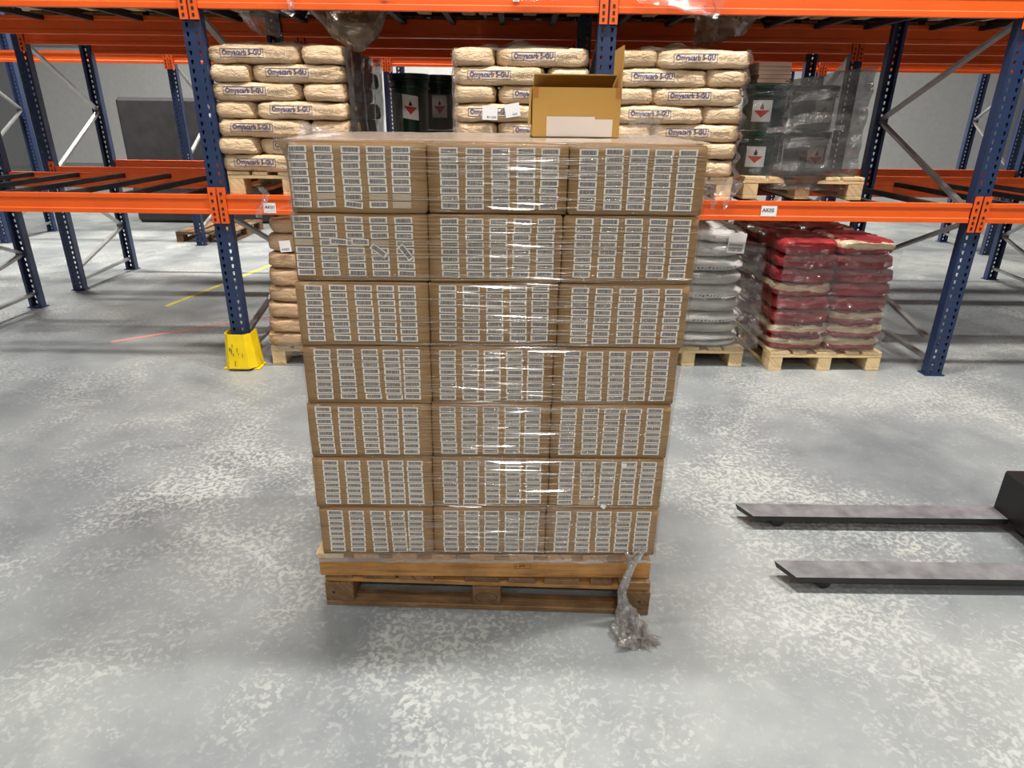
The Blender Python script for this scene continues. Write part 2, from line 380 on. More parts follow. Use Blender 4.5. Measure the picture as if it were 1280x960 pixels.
# ------------------------------------------------------------------ the hall
q = MB(); q.box(-16, 16, -16, 24, -0.2, 0); struct(q.obj('floor', 'concrete'))
q = MB(); q.box(-16, 16, 24, 24.2, 0, 8.4); wb = struct(q.obj('wall_back', 'wall_paint'))
q = MB(); q.box(-16, 16, 23.93, 24.0, 3.6, 4.1); struct(q.obj('trim_1', 'wall_band'))
q = MB(); q.box(-16.2, -16, -16, 24.2, 0, 8.4); struct(q.obj('wall_left', 'wall_grey'))
q = MB(); q.box(16, 16.2, -16, 24.2, 0, 8.4); struct(q.obj('wall_right', 'wall_grey'))
q = MB(); q.box(-16.2, 16.2, -16.2, -16, 0, 8.4); struct(q.obj('wall_front', 'wall_grey'))
q = MB(); q.box(-16.2, 16.2, -16.2, 24.2, 8.4, 8.6); struct(q.obj('ceiling', 'roof_panel'))
for i, (x, y, z, lx, ly, W) in enumerate(LAMPS):
    t = thing('ceiling_lamp', 'white ceiling luminaire over %s, %s' % ('the open floor far behind the camera' if y < -8 else 'the open floor behind the camera' if y < -2 else 'the load, just before the rack' if 2.5 < y < 5 else 'the carton load' if y < 5 else 'the aisle behind the racks' if y < 10 else ('the far floor' if y < 15 else 'the floor by the back wall'), 'left one' if x < -3.5 else 'inner left one' if x < -.5 else 'middle one' if x < 1.5 else 'right one'), 'lamp', (x, y, z), 0, 'high-bay luminaires')
    q = MB(); q.box(-lx/2-.04, lx/2+.04, -ly/2-.04, ly/2+.04, 0.0, 0.08); q.obj('housing', 'wall_paint', t)
    q = MB(); q.box(-lx/2, lx/2, -ly/2, ly/2, -0.012, 0.0); q.obj('diffuser', 'lamp_glow', t)
    q = MB(); q.tube([(-lx/3, 0, 0.08), (-lx/3, 0, 8.4-z)], 0.008, 6); q.tube([(lx/3, 0, 0.08), (lx/3, 0, 8.4-z)], 0.008, 6); q.obj('hanger', 'galvanised', t)
# painted floor lines behind the rack
q = MB(); q.box(-3.40, -2.80, 6.4, 6.4, 0, 0) if False else None
def floor_line(name, a, b, wd, mat, label):
    a = Vector(a); b = Vector(b); d = (b-a).normalized(); s = Vector((-d.y, d.x, 0))*wd/2
    q = MB(); lo = [a-s, b-s, b+s, a+s]; hi = [p+Vector((0, 0, .002)) for p in lo]
    q.face(hi); q.face([lo[0], lo[1], hi[1], hi[0]]); q.face([lo[2], lo[3], hi[3], hi[2]])
    return struct(q.obj(name, mat))
floor_line('trim_2', (-3.28, 6.0, 0), (-2.55, 9.9, 0), 0.045, 'line_yellow', '')
floor_line('trim_3', (-3.2, 4.95, 0), (-0.8, 6.8, 0), 0.05, 'line_pink', '')

# ------------------------------------------------------------------ pallet rack
YF = 4.43
POST_X = [-4.44, -1.94, 0.545, 3.05, 5.55]
FAR = [0.0]
def post_mesh(h):
    q = MB(); w = 0.055; t = 0.003
    # front flange: solid strips with two columns of keyhole slots
    for a, b in ((-w, -0.037), (-0.021, 0.021), (0.037, w)): q.box(a, b, 0, t, 0, h)
    z = 0.0
    while z < h-0.05:
        for c in (-0.029, 0.029):
            q.box(c-0.008, c+0.008, 0, t, z, z+0.024)
            # slot tapers towards its foot
            q.face([(c-.008, 0, z+.024), (c-.003, 0, z+.024), (c-.008, 0, z+.040)]); q.face([(c+.003, 0, z+.024), (c+.008, 0, z+.024), (c+.008, 0, z+.040)])
        z += 0.05
    for c in (-0.029, 0.029): q.box(c-0.008, c+0.008, 0, t, z, h)
    q.box(-w, -w+t, t, 0.07, 0, h); q.box(w-t, w, t, 0.07, 0, h)
    q.box(-w, -0.03, 0.067, 0.07, 0, h); q.box(0.03, w, 0.067, 0.07, 0, h)
    return q.mesh('post', 'rack_blue', weld=False)
PM = post_mesh(5.6)
def upright(x, y0, y1, label, guard=False):
    t = thing('upright_frame', label, 'rack frame', (x, y0, 0), 0, 'rack upright frames')
    link('post', PM, t); p = link('post', PM, t, (0, y1-y0, 0), (0, 0, PI))
    for yy in (0.035, y1-y0-0.035): boxobj('base_plate', (-.07, .07, yy-.05, yy+.05, 0, .008), 'rack_blue', t)
    D = y1-y0-0.05; zs = [1.10, 0.52, 0.20]
    seq = [((0.03, 1.10), (D, 0.50)), ((D, 0.50), (0.03, 0.20)), ((0.03, 0.09), (D, 0.13)), ((0.03, 1.12), (D, 1.70)), ((D, 1.70), (0.03, 2.3)), ((0.03, 2.3), (D, 2.9))]
    for (ya, za), (yb, zb) in seq:
        q = MB(); d = Vector((0, yb-ya, zb-za)); Ln = d.length; ang = math.atan2(zb-za, yb-ya)
        q.box(-0.02, 0.02, 0, Ln, -0.012, 0.012); q.obj('brace', 'galvanised', t, loc=(0.0, ya, za), rot=(ang, 0, 0))
    return t
names = ['at far left, outside the photo', 'left, with a yellow foot guard', 'middle, between the sack stacks', 'right, outside the photo', 'far right, outside the photo']
for x, nm in zip(POST_X, names):
    upright(x, YF, 5.97, 'dark blue slotted upright of the front rack, ' + nm)
for x, nm in zip(POST_X, ['behind the outer left bay', 'behind the left bay edge', 'behind the middle upright', 'behind the right bay', 'behind the outer right bay']):
    upright(x, 6.55, 7.6, 'dark blue slotted upright of the rear rack, ' + nm)

def beam_mesh(ln, h, d=0.05):
    """step beam running along x with a ridged face"""
    q = MB(); z = h
    prof = [(0, 0), (0, h*0.22), (0.006, h*0.26), (0.006, h*0.74), (0, h*0.80), (0, h), (d, h), (d, 0)]
    for (a, b) in zip(prof, prof[1:]+prof[:1]):
        q.face([(0, a[0], a[1]), (ln, a[0], a[1]), (ln, b[0], b[1]), (0, b[0], b[1])][::1])
    q.face([(0, a, b) for a, b in prof][::-1]); q.face([(ln, a, b) for a, b in prof])
    return q.mesh('face', 'rack_orange')
def connector_mesh():
    q = MB(); q.box(-0.024, 0.024, -0.008, -0.004, -0.06, 0.17); q.box(0.020, 0.024, -0.004, 0.04, -0.06, 0.17) 
    for zz in (-0.035, 0.0, 0.035, 0.085, 0.13):
        q.box(-0.008, 0.006, -0.0105, -0.008, zz-0.009, zz+0.009, 1)
    return q.mesh('end_connector', ['rack_orange', 'black_scuff'], weld=False)
CONN = connector_mesh()
def beam(x0, x1, y, z, h, label, lab=None, conn=True):
    t = thing('rack_beam', label, 'rack beam', (x0+0.058, y, z), 0, 'orange rack beams')
    ln = x1-x0-0.116
    link('face', beam_mesh(ln, h), t)
    if conn:
        link('end_connector', CONN, t, (-0.028, 0, 0)); link('end_connector', CONN, t, (ln+0.028, 0, 0), None)
    return t
bay = ['outer left bay', 'left bay', 'right bay', 'outer right bay']
for i in range(4):
    a, b = POST_X[i], POST_X[i+1]
    lo = beam(a, b, YF-0.012, 1.085, 0.122, f'lower orange front beam of the {bay[i]}, at waist height under the bag pallets')
    hi = beam(a, b, YF-0.012, 2.275, 0.13, f'upper orange front beam of the {bay[i]}, above the bag stacks')
    beam(a, b, 5.93, 1.085, 0.122, f'lower orange back beam of the {bay[i]}, behind the bag pallets', conn=False)
    beam(a, b, 5.93, 2.275, 0.13, f'upper orange back beam of the {bay[i]}, seen above the green pails', conn=False)
    beam(a, b, 6.55, 2.25, 0.12, f'unlit orange beam of the rear rack, upper level, {bay[i]}')
    beam(a, b, 6.55, 1.085, 0.122, f'unlit orange beam of the rear rack, lower level, {bay[i]}')
    beam(a, b, 7.55, 2.25, 0.12, f'orange back beam of the rear rack, upper level, {bay[i]}', conn=False)
    beam(a, b, 7.55, 1.085, 0.122, f'orange back beam of the rear rack, lower level, {bay[i]}', conn=False)
    for bm_, zt in ((lo, .122), (hi, .13)):
        for k in range(6):
            xx = .2+(b-a-.52)*k/5
            boxobj('support_bar', (xx-.02, xx+.02, .052, 1.51, zt-.034, zt), 'far_dark', bm_)  # bars coloured dark in place of the shade under the level
    if i == 2:
        boxobj('location_label', (1.620-a-.058, 1.722-a-.058, -0.0015, 0.0, 0.028, 0.094), 'paper_white', lo)
        text_obj('printed_text', 'AK05', 0.078, 0.024, 'ink_dark', lo, (1.665-a-.058, -0.003, 0.068))
    if i == 1:
        boxobj('location_label', (-1.645-a-.058, -1.565-a-.058, -0.0015, 0.0, 0.010, 0.075), 'paper_white', lo)
        text_obj('printed_text', 'AK01', 0.062, 0.020, 'ink_dark', lo, (-1.605-a-.058, -0.003, 0.05))
        for xa, xb, tx in ((-0.794, -0.758, 'A'), (-0.022, 0.016, 'A1')):
            boxobj('location_label', (xa-a-.058, xb-a-.058, -0.0015, 0.0, 0.052, 0.078), 'paper_white', hi)
            text_obj('printed_text', tx, 0.02, 0.008, 'ink_dark', hi, ((xa+xb)/2-a-.058, -0.003, 0.062))
        q = MB()   # two small white arrow marks
        for k, sx in ((0, .0), (1, .028)):
            q.face([(0.001+sx, -0.0015, 0.06), (0.018+sx, -0.0015, 0.06), (0.010+sx, -0.0015, 0.074)])
        q.obj('arrow_mark', 'paper_white', hi, loc=(-0.742-a-.058, 0, 0))
# far aisle rack: one more row of orange beams beyond
for x in (-7.0, -4.3, -1.6, 1.1, 3.8, 6.5):
    upright(x, 9.05, 10.1, 'dark blue upright of the far rack, %s from the left' % ORD[int((x+7.1)/2.7)])
for i, x in enumerate((-7.0, -4.3, -1.6, 1.1, 3.8)):
    if i in (1,): pass
    beam(x, x+2.7, 9.0, 2.25, 0.13, 'orange beam of the far rack, %s along the second aisle' % (ORD[i]+' from the left'))

# yellow upright protector
def guard(x, y, label):
    t = thing('post_protector', label, 'post guard', (x+0.002, y-0.005, 0))
    t.scale = (.92, .9, .9)
    q = MB()
    out = lambda s, z: [(-0.100*s, 0.10), (-0.100*s, -0.03), (-0.062*s, -0.075*s), (0.062*s, -0.075*s), (0.100*s, -0.03), (0.100*s, 0.10)]
    lv = [(0.022, 1.22), (0.15, 1.12), (0.24, 1.03), (0.30, 1.0)]
    for (za, sa), (zb, sb) in zip(lv, lv[1:]):
        A, B = out(sa, za), out(sb, zb)
        for k in range(5):
            q.face([(A[k][0], A[k][1], za), (A[k+1][0], A[k+1][1], za), (B[k+1][0], B[k+1][1], zb), (B[k][0], B[k][1], zb)])
            q.face([(B[k][0]*.96, B[k][1]+.004, zb), (B[k+1][0]*.96, B[k+1][1]+.004, zb), (A[k+1][0]*.96, A[k+1][1]+.004, za), (A[k][0]*.96, A[k][1]+.004, za)])
    A = out(1.0, .3)
    for k in range(5): q.face([(A[k][0], A[k][1], .3), (A[k+1][0], A[k+1][1], .3), (A[k+1][0]*.96, A[k+1][1]+.004, .3), (A[k][0]*.96, A[k][1]+.004, .3)])
    q.obj('shield', 'yellow_paint', t)
    for s in (-1, 1):
        q = MB(); q.box(min(s*.09, s*.14), max(s*.09, s*.14), -0.05, 0.10, 0, 0.014); q.obj('foot_plate', 'yellow_paint', t, bevel=0.003)
    random.seed(3); q = MB()
    for k in range(9):
        xx = random.uniform(-.06, .055); zz = random.uniform(.04, .2); hh = random.uniform(.008, .05); yy = -0.0755*(1.22-.2*zz/.3*1.1)-0.0035
        q.face([(xx, yy-.004, zz), (xx+.004, yy-.004, zz), (xx+.006, yy, zz+hh), (xx+.001, yy, zz+hh)])
    q.obj('scuff_mark', 'black_scuff', t)
guard(-1.94, YF, 'yellow steel guard with black scuffs round the foot of the left upright')

# ------------------------------------------------------------------ pallets
_cache = {}
def plank(name, dims, mat, parent, loc):
    k = (name, tuple(round(d, 3) for d in dims), mat)
    if k not in _cache:
        q = MB(); a, b, c = dims; q.box(-a/2, a/2, -b/2, b/2, -c/2, c/2); _cache[k] = q.mesh(name, mat, bevel=0.002)
    return link(name, _cache[k], parent, loc, (random.uniform(-.002, .002),)*3)
def euro_pallet(cx, y0, z0, label, mat='wood_pale', rz=0.0, W=0.8, D=1.2, group='wooden pallets in the rack'):
    """short side (W) faces -y; origin at the middle of the front edge"""
    t = thing('wooden_pallet', label, 'pallet', (cx, y0, z0), rz, group)
    for k in range(5):
        wd = 0.143 if k in (0, 2, 4) else 0.098
        x = (-W/2+.0725, -W/4+.012, 0, W/4-.012, W/2-.0725)[k]
        plank('deck_board', (wd, D, .021), mat, t, (x, D/2, .1335))
    for y in (.0725, D/2, D-.0725): plank('stringer_board', (W, .143, .021), mat, t, (0, y, .1115))
    for y in (.0725, D/2, D-.0725):
        for x in (-W/2+.05, 0, W/2-.05): plank('block', (.098, .140, .078), mat, t, (x, y, .061))
    for x in (-W/2+.05, 0, W/2-.05): plank('bottom_board', (.098, D, .021), mat, t, (x, D/2, .0108))
    return t

# main load: lower old pallet, upper orange stringer pallet
LYAW = -0.028
t = thing('wooden_pallet', 'dark worn block pallet on the floor, lowest under the carton stack', 'pallet', (-0.085, 1.945, 0), LYAW)
random.seed(11)
for k, (x, wd) in enumerate([(-.545, .10), (-.42, .0), (-.395, .12), (-.26, .13), (-.015, .13), (.13, .10), (.275, .13), (.42, .08), (.54, .115)]):
    if wd: plank('deck_board', (wd, .78, .020), 'wood_old', t, (x, .395, .1335))
for y in (.0725, .4, .7275): plank('stringer_board', (1.2, .10 if y != .4 else .14, .020), 'wood_orange' if y < .1 else 'wood_old', t, (0, y-.01 if y < .1 else y, .1125))
for y in (.0725, .4, .7275):
    for x in (-.548, 0, .548): plank('block', (.105, .14, .080), 'wood_old' if not (y < .1 and x > -.1) else 'wood_old', t, (x, y, .0622))
for y in (.0385, .4, .7615): plank('bottom_board', (1.2, .075, .021), 'wood_old', t, (0, y, .0108))
for x in (-.548, .548):
    q = MB()
    q.face([(x+.006*math.cos(a*PI/4), -.0012, .062+.006*math.sin(a*PI/4)) for a in range(8)]); q.obj('knot', 'ink_brown', t, loc=(.015 if x > 0 else -.02, 0, 0))
q = MB()   # branded oval stamp on the middle block
for a in range(16):
    r0, r1 = 0.94, 1.0; c, d = a*PI/8, (a+1)*PI/8
    q.face([(.040*r1*math.cos(c), 0, .022*r1*math.sin(c)), (.040*r1*math.cos(d), 0, .022*r1*math.sin(d)), (.040*r0*math.cos(d), 0, .022*r0*math.sin(d)), (.040*r0*math.cos(c), 0, .022*r0*math.sin(c))])
q.obj('burnt_stamp', 'ink_brown', t, loc=(0, .0015, .058))

t2 = thing('wooden_pallet', 'orange-brown pallet with a full-length front beam, directly under the cartons', 'pallet', (-0.090, 1.955, 0.1445), 0.004)
for y in (.025, .40, .775): plank('side_beam', (1.205, .05, .074), 'wood_orange', t2, (0, y, .0375))
for k, x in enumerate((-.548, -.43, -.29, -.15, -.01, .13, .27, .395, .545)):
    plank('deck_board', (.10 if k in (0, 8) else .088, .80, .020), 'wood_pale' if k == 0 else 'wood_orange', t2, (x-(0.012 if k == 0 else 0), .40, .0852))
q = MB()   # small black ink stamp: frame and strokes
X0, X1, Z0, Z1 = .105, .165, .040, .058
for a, b, c, d in ((X0, X1, Z0, Z0+.0012), (X0, X1, Z1, Z1+.0012), (X0, X0+.0012, Z0, Z1), (X1, X1+.0012, Z0, Z1), (X0+.02, X0+.021, Z0, Z1)):
    q.face([(a, -.0012, c), (b, -.0012, c), (b, -.0012, d), (a, -.0012, d)])
random.seed(5)
for k in range(9):
    a = X0+.004+random.random()*.032; c = Z0+.004+random.random()*.009
    q.face([(a, -.0012, c), (a+.007, -.0012, c+.001), (a+.007, -.0012, c+.0035), (a, -.0012, c+.0025)])
q.obj('ink_stamp', 'ink_brown', t2)

# ------------------------------------------------------------------ cartons with barcode labels
q = MB()
LW, LH = 0.0530, 0.0190
q.box(-LW/2, LW/2, -0.0003, 0.0003, -LH/2, LH/2)
lab_me = q.mesh('barcode_label', 'barcode_label')
def set_label_uv(me, w, h):
    uv = me.uv_layers[0].data
    for poly in me.polygons:
        for li in poly.loop_indices:
            co = me.vertices[me.loops[li].vertex_index].co
            uv[li].uv = ((co.x/w)+.5, (co.z/h)+.5)
set_label_uv(lab_me, LW, LH)
blank_me = lab_me.copy(); blank_me.materials.clear(); blank_me.materials.append(M['blank_label'])
curl = MB()   # a peeled label, half lifted from the carton
curl.grid(lambda u, v: ((u-.5)*LW, -0.0006-0.010*max(0, u-.45)**1.5, (v-.5)*LH), 8, 1)
curl_me = curl.mesh('barcode_label', 'barcode_label')

SX, SY, SYAW = -0.0598, 1.9601, 0.012
ROWS = [(-.614, .583, .241, -.213, .186), (-.617, .584, .440, -.209, .191), (-.613, .587, .638, -.205, .190), (-.605, .590, .838, -.201, .192),
        (-.606, .601, 1.036, -.199, .200), (-.598, .607, 1.241, -.194, .205), (-.588, .610, 1.444, -.191, .215)]
TOPZ = 1.640
cs, sn = math.cos(SYAW), math.sin(SYAW)
tiers = ['bottom tier', 'second tier from the bottom', 'third tier from the bottom', 'middle tier', 'third tier from the top', 'second tier from the top', 'top tier']
cols = ['left', 'middle', 'right']
random.seed(21)
def carton(xa, xb, z0, z1, tier, col):
    wd = xb-xa-.005; hh = z1-z0-.0045; D = 0.78
    xc = (xa+xb)/2; dy = random.uniform(-.003, .003)+(.003 if col == 1 else 0)
    t = thing('carton', f'barcoded brown carton, {cols[col]} column, {tiers[tier]}, on the front pallets', 'carton',
              (SX+xc*cs-dy*sn, SY+xc*sn+dy*cs, z0), SYAW+random.uniform(-.003, .003), 'barcoded cartons stacked on the front pallet')
    # board body with crushed corners
    bm = bmesh.new(); bmesh.ops.create_cube(bm, size=1.0)
    bmesh.ops.subdivide_edges(bm, edges=list(bm.edges), cuts=7, use_grid_fill=True)
    for v in bm.verts:
        x, y, z = v.co
        p = Vector((x*wd, (y+.5)*D, (z+.5)*hh))
        bulge = 0.003*(1-(2*x)**2)*(1-(2*z)**2)
        if y < -.49: p.y -= bulge
        p += 0.0022*noise.noise_vector(p*9+Vector((tier*7, col*5, 1)))*(1 if abs(x) > .49 or abs(z) > .49 else .3)
        v.co = p
    bmesh.ops.bevel(bm, geom=[e for e in bm.edges if e.calc_face_angle(0) > 1.0], offset=.003, segments=2, affect='EDGES')
    me = bpy.data.meshes.new('body'); bm.to_mesh(me); bm.free(); me.materials.append(M['cardboard']); me.polygons.foreach_set('use_smooth', [True]*len(me.polygons))
    link('body', me, t)
    # closed flaps on the lid
    for s in (-1, 1):
        boxobj('lid_flap', (-wd/2+.006, wd/2-.006, (.006 if s < 0 else D/2+.002), (D/2-.002 if s < 0 else D-.006), hh-.001, hh+.0015), 'cardboard', t)
    mg = .030 if col else .012
    gx = random.uniform(-.006, .006) + (-.008 if col == 0 and tier > 4 else 0); gz = random.uniform(-.003, .003)
    cx = [wd*(f-.5)+gx for f in ((.115, .30, .495, .675, .855) if not (col == 0 and tier < 5) else (.145, .33, .52, .69, .85))]
    if col: cx = [wd*(f-.5)+gx for f in (.145, .33, .51, .69, .865)]
    ztop = hh-.0165+gz
    pitch = (hh-.032)/7.45
    for i, x in enumerate(cx):
        sl = random.uniform(-.004, .004); zc = random.uniform(-.0015, .0015)
        for j in range(8):
            me_ = lab_me
            blank = (tier == 6 and col == 0 and (i, j) in ((1, 6), (3, 6), (4, 6), (4, 7))) or (tier == 5 and col == 0 and (i, j) in ((0, 3), (3, 3))) \
                or (tier == 1 and col == 2 and (i, j) == (1, 7))
            if blank: me_ = blank_me
            r = random.gauss(0, .012)
            if tier == 6 and col == 0 and (i, j) == (2, 7): r = .10
            o = link('barcode_label', me_, t, (x+sl*j/8+random.gauss(0, .0006), -.0052, ztop-j*pitch+zc), (0, r, 0))
    if tier == 5 and col == 0:   # three labels that have come loose
        for x, z, r in ((-.062, hh*.60, .06), (.055, hh*.47, .62), (.135, hh*.45, .9), (.002, hh*.60, .04)):
            o = link('barcode_label', curl_me, t, (x, -.0062, z), (0, r, 0)); o['label'] = 'loose barcode label stuck on askew'
    if tier == 6 and col == 0:   # crushed, peeling corner of the topmost carton
        q = MB(); A = [(-wd/2-.020, -.010, hh+.004), (-wd/2+.014, -.007, hh-.002), (-wd/2+.004, -.0065, hh-.055), (-wd/2-.004, -.006, hh-.030)]
        q.face(A); q.face([(a, b-.0015, c) for a, b, c in A][::-1]); q.obj('peeled_corner', 'cardboard', t)
    if tier == 1 and col == 2:
        q = MB(); q.face([(-.008, 0, -.007), (.010, 0, -.008), (.009, -.001, .008), (-.009, 0, .007)])
        q.obj('torn_sticker', 'paper_white', t, loc=(.055, -.0072, hh-.018)); q.obj('torn_sticker', 'paper_white', t, loc=(-.005, -.0072, .012), rot=(0, .6, 0))
    return t
for k, (xl, xr, z, s1, s2) in enumerate(ROWS):
    zt = ROWS[k+1][2] if k < 6 else TOPZ
    for col, (a, b) in enumerate(((xl, s1), (s1, s2), (s2, xr))): carton(a, b, z, zt, k, col)

# ------------------------------------------------------------------ stretch film round the carton load
def edge_x(z, s):
    zs = [r[2] for r in ROWS]+[TOPZ]; xs = [r[0 if s < 0 else 1] for r in ROWS]; xs.append(xs[-1])
    for a in range(7):
        if z <= zs[a+1]: break
    f = (z-zs[a])/(zs[a+1]-zs[a]); return xs[a]*(1-f)+xs[a+1]*f
film = thing('stretch_film', 'clear wrinkled stretch film wound round the load of barcoded cartons', 'film', (SX, SY, 0), SYAW)
random.seed(9)
q = MB()   # taut wrinkles: thin half-round ridges that catch the lamps
def ridge(xa, xb, za, zb, r, yo=-0.0075, n=None):
    n = n or max(3, int((xb-xa)/.035)); ph = random.random()*50
    def fn(u, v):
        x = xa+(xb-xa)*u; z = za+(zb-za)*u+.0016*noise.noise(Vector((x*7, ph, 0)))
        taper = min(1, 6*u+.05, 6*(1-u)+.05); a = (v-.5)*PI*1.0
        return (x, yo-r*taper*math.cos(a)*.8, z+r*taper*math.sin(a))
    q.grid(fn, n, 4)
for k in range(260):
    z = random.uniform(.235, 1.64); a = edge_x(z, -1); b = edge_x(z, 1)
    if random.random() < .35: xa, xb = a, b
    else:
        xa = random.uniform(a, b-.2); xb = min(b, xa+random.uniform(.15, .7))
    ridge(xa, xb, z, z+random.uniform(-.014, .014)*(xb-xa), random.uniform(.0006, .0017))
for k in range(110):   # denser folds over the middle cartons
    z = random.uniform(.24, 1.63); xa = random.uniform(-.2, .16); xb = xa+random.uniform(.05, .25)
    ridge(xa, min(xb, edge_x(z, 1)), z, z+random.uniform(-.010, .006), random.uniform(.0008, .0024))
q.obj('film_wrinkle', 'film_strand', film, smooth=True)['kind'] = 'stuff'
q = MB()   # flat pleats: narrow lips of film whose lower edge stands off the cartons
def pleat(xa, xb, z, hgt, tilt, slope):
    n = max(4, int((xb-xa)/.012)); ph = random.random()*60
    def fn(u, v):
        x = xa+(xb-xa)*u; tp = min(1, 5*u, 5*(1-u)); tp = max(tp, .02)
        tl = tilt+.10*noise.noise(Vector((x*4, ph, 1)))
        w_ = hgt*tp*(.75+.5*noise.noise(Vector((x*9, ph, 5))))
        return (x, -.0068-w_*v*math.tan(tl), z+slope*(x-xa)-w_*v+.0015*noise.noise(Vector((x*7, ph, 9))))
    q.grid(fn, n, 2)
for k in range(300):
    z = random.uniform(.25, 1.63)
    if k < 210: xa = random.gauss(-.06, .085); ln = random.uniform(.10, .30)
    else: xa = random.uniform(edge_x(z, -1)+.01, edge_x(z, 1)-.1); ln = random.uniform(.05, .3)
    pleat(max(xa, edge_x(z, -1)), min(xa+ln, edge_x(z, 1)-.003), z, random.uniform(.0025, .0065), random.uniform(.30, .62), random.uniform(-.06, .02))
q.obj('film_pleat', 'film_pleat', film, smooth=True)['kind'] = 'stuff'
# film rolled over the top edge and bunched along the pallet
def sheet(fn, nu, nv, amp, fr, name, mat, parent, seed=0):
    q = MB(); off = Vector((seed*3.1, seed*1.7, seed*2.3))
    def g(u, v):
        p = Vector(fn(u, v)); return p+amp*noise.noise_vector(p*fr+off)+amp*.4*noise.noise_vector(p*fr*2.7+off)
    q.grid(g, nu, nv); return q.obj(name, mat, parent, smooth=False if amp > .008 else True)
# film folded over the lid, its cream haze standing in for strong top light
sheet(lambda u, v: (-.592+1.205*u, -.006+.77*v**1.3, 1.6425+.003*min(1, v*8)), 70, 26, .0022, 9, 'top_fold', 'film_lit_lid', film, 2)
# skirt round the upper pallet
sheet(lambda u, v: (-.63+1.235*u, -.012-.003*math.sin(v*PI), .252-.038*v), 90, 5, .004, 22, 'bottom_skirt', 'film_clear', film, 3)
sheet(lambda u, v: (edge_x(.24+1.395*v, 1)+.004, .0+.78*u, .225+1.415*v), 20, 60, .0015, 8, 'side_sheet', 'film_thin', film, 4)
sheet(lambda u, v: (edge_x(.24+1.395*v, -1)-.004, .0+.78*u, .225+1.415*v), 20, 60, .0015, 8, 'side_sheet', 'film_thin', film, 5)
# twisted ear at the top left corner, and loose ends on the lid
def ear(pts, name, amp, fr, seed, mat='film_crumpled', parent=film, nu=14, nv=12):
    A, B, Cc, D = [Vector(p) for p in pts]
    def fn(u, v): return (A*(1-u)+B*u)*(1-v)+(D*(1-u)+Cc*u)*v
    return sheet(fn, nu, nv, amp, fr, name, mat, parent, seed)
ear([(-.585, -.01, 1.60), (-.56, -.014, 1.60), (-.55, -.012, 1.645), (-.615, -.012, 1.647)], 'loose_end', .006, 25, 6)
ear([(-.59, -.008, 1.40), (-.565, -.012, 1.40), (-.57, -.012, 1.64), (-.60, -.008, 1.64)], 'loose_end', .003, 25, 8, 'film_clear')
ear([(-.57, .02, 1.642), (-.42, .05, 1.642), (-.47, .12, 1.66), (-.56, .12, 1.69)], 'loose_end', .012, 22, 7)
ear([(.30, .30, 1.640), (.54, .34, 1.640), (.535, .36, 1.745), (.44, .34, 1.69)], 'loose_end', .010, 14, 9)
ear([(.20, .32, 1.640), (.34, .34, 1.640), (.32, .36, 1.672), (.25, .34, 1.665)], 'loose_end', .010, 20, 10)

# the rope of film hanging down to the floor
tail = thing('film_tail', 'twisted tail of clear film hanging from the pallet corner down to the floor', 'film', (0, 0, 0))
PTS = [((.480, 1.925, .300), .005), ((.455, 1.915, .270), .008), ((.432, 1.905, .240), .011), ((.416, 1.90, .19), .0125), ((.405, 1.90, .125), .012),
       ((.412, 1.895, .085), .016), ((.425, 1.875, .050), .030), ((.432, 1.84, .028), .045), ((.440, 1.80, .020), .055), ((.450, 1.765, .012), .058)]
def tailfn(off, sc, seed, rmul=1.0):
    def fn(u, v):
        s = v*(len(PTS)-1); i = min(int(s), len(PTS)-2); f = s-i
        p = Vector(PTS[i][0])*(1-f)+Vector(PTS[i+1][0])*f; r = (PTS[i][1]*(1-f)+PTS[i+1][1]*f)*rmul
        a = u*2*PI+v*5
        fl = 1+.30*math.sin(a*5+seed)+.2*math.sin(a*9+v*20)
        d = Vector((math.cos(a), .25*math.sin(a), math.sin(a)*(.75 if v > .6 else .9)))
        if v < .6: d = Vector((math.cos(a), math.sin(a), .1*math.sin(a)))
        k = max(0, v-.45)
        w_ = p+r*fl*d+Vector(off)*k*1.6+.034*k*noise.noise_vector(p*40+Vector((u*11, v*18, seed)))*2+.003*noise.noise_vector(Vector((u*14, v*30, seed)))
        w_.z = max(w_.z, .003+.002*math.sin(u*40)); return w_
    return fn
for nm, off, seed, rm in (('twist', (0, 0, 0), 1, 1.0), ('inner_twist', (-.02, .01, .01), 4, .72), ('frayed_end', (.028, .0, .0), 8, .60)):
    q = MB(); q.grid(tailfn(off, 1, seed, rm), 26, 46, closed=True); q.obj(nm, 'film_crumpled', tail)
q = MB(); q.tube([(.47, 1.93, .31), (.445, 1.918, .285), (.425, 1.912, .272), (.410, 1.915, .292)], [.003, .006, .007, .005], 7); q.obj('knot', 'film_crumpled', tail, smooth=True)
q = MB(); q.tube([(.405, 1.916, .290), (.416, 1.914, .278), (.428, 1.912, .262)], [.006, .008, .009], 7); q.obj('knot', 'film_crumpled', tail, smooth=True)

# ------------------------------------------------------------------ open carton on top
ob = thing('open_carton', 'open ochre cardboard box with raised flap and white label, on top of the load', 'carton', (0.195, 2.27, 1.6450), 0.0)
ob.scale = (.945, .945, .945)
W2, D2, H2, T = .149, .21, .158, .004
q = MB()
q.box(-W2, W2, 0, T, 0, H2); q.box(-W2, W2, D2-T, D2, 0, H2); q.box(-W2, -W2+T, T, D2-T, 0, H2); q.box(W2-T, W2, T, D2-T, 0, H2); q.box(-W2, W2, 0, D2, 0, T)
q.obj('body', 'cardboard_plain', ob)
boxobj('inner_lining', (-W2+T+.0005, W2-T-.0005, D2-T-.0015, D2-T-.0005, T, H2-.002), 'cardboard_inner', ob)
q = MB(); q.box(-W2+.006, W2-.008, 0, .135, -T/2, T/2); q.obj('flap', 'cardboard_inner', ob, loc=(0, D2-.002, H2+.003), rot=(PI-.30, 0, 0))
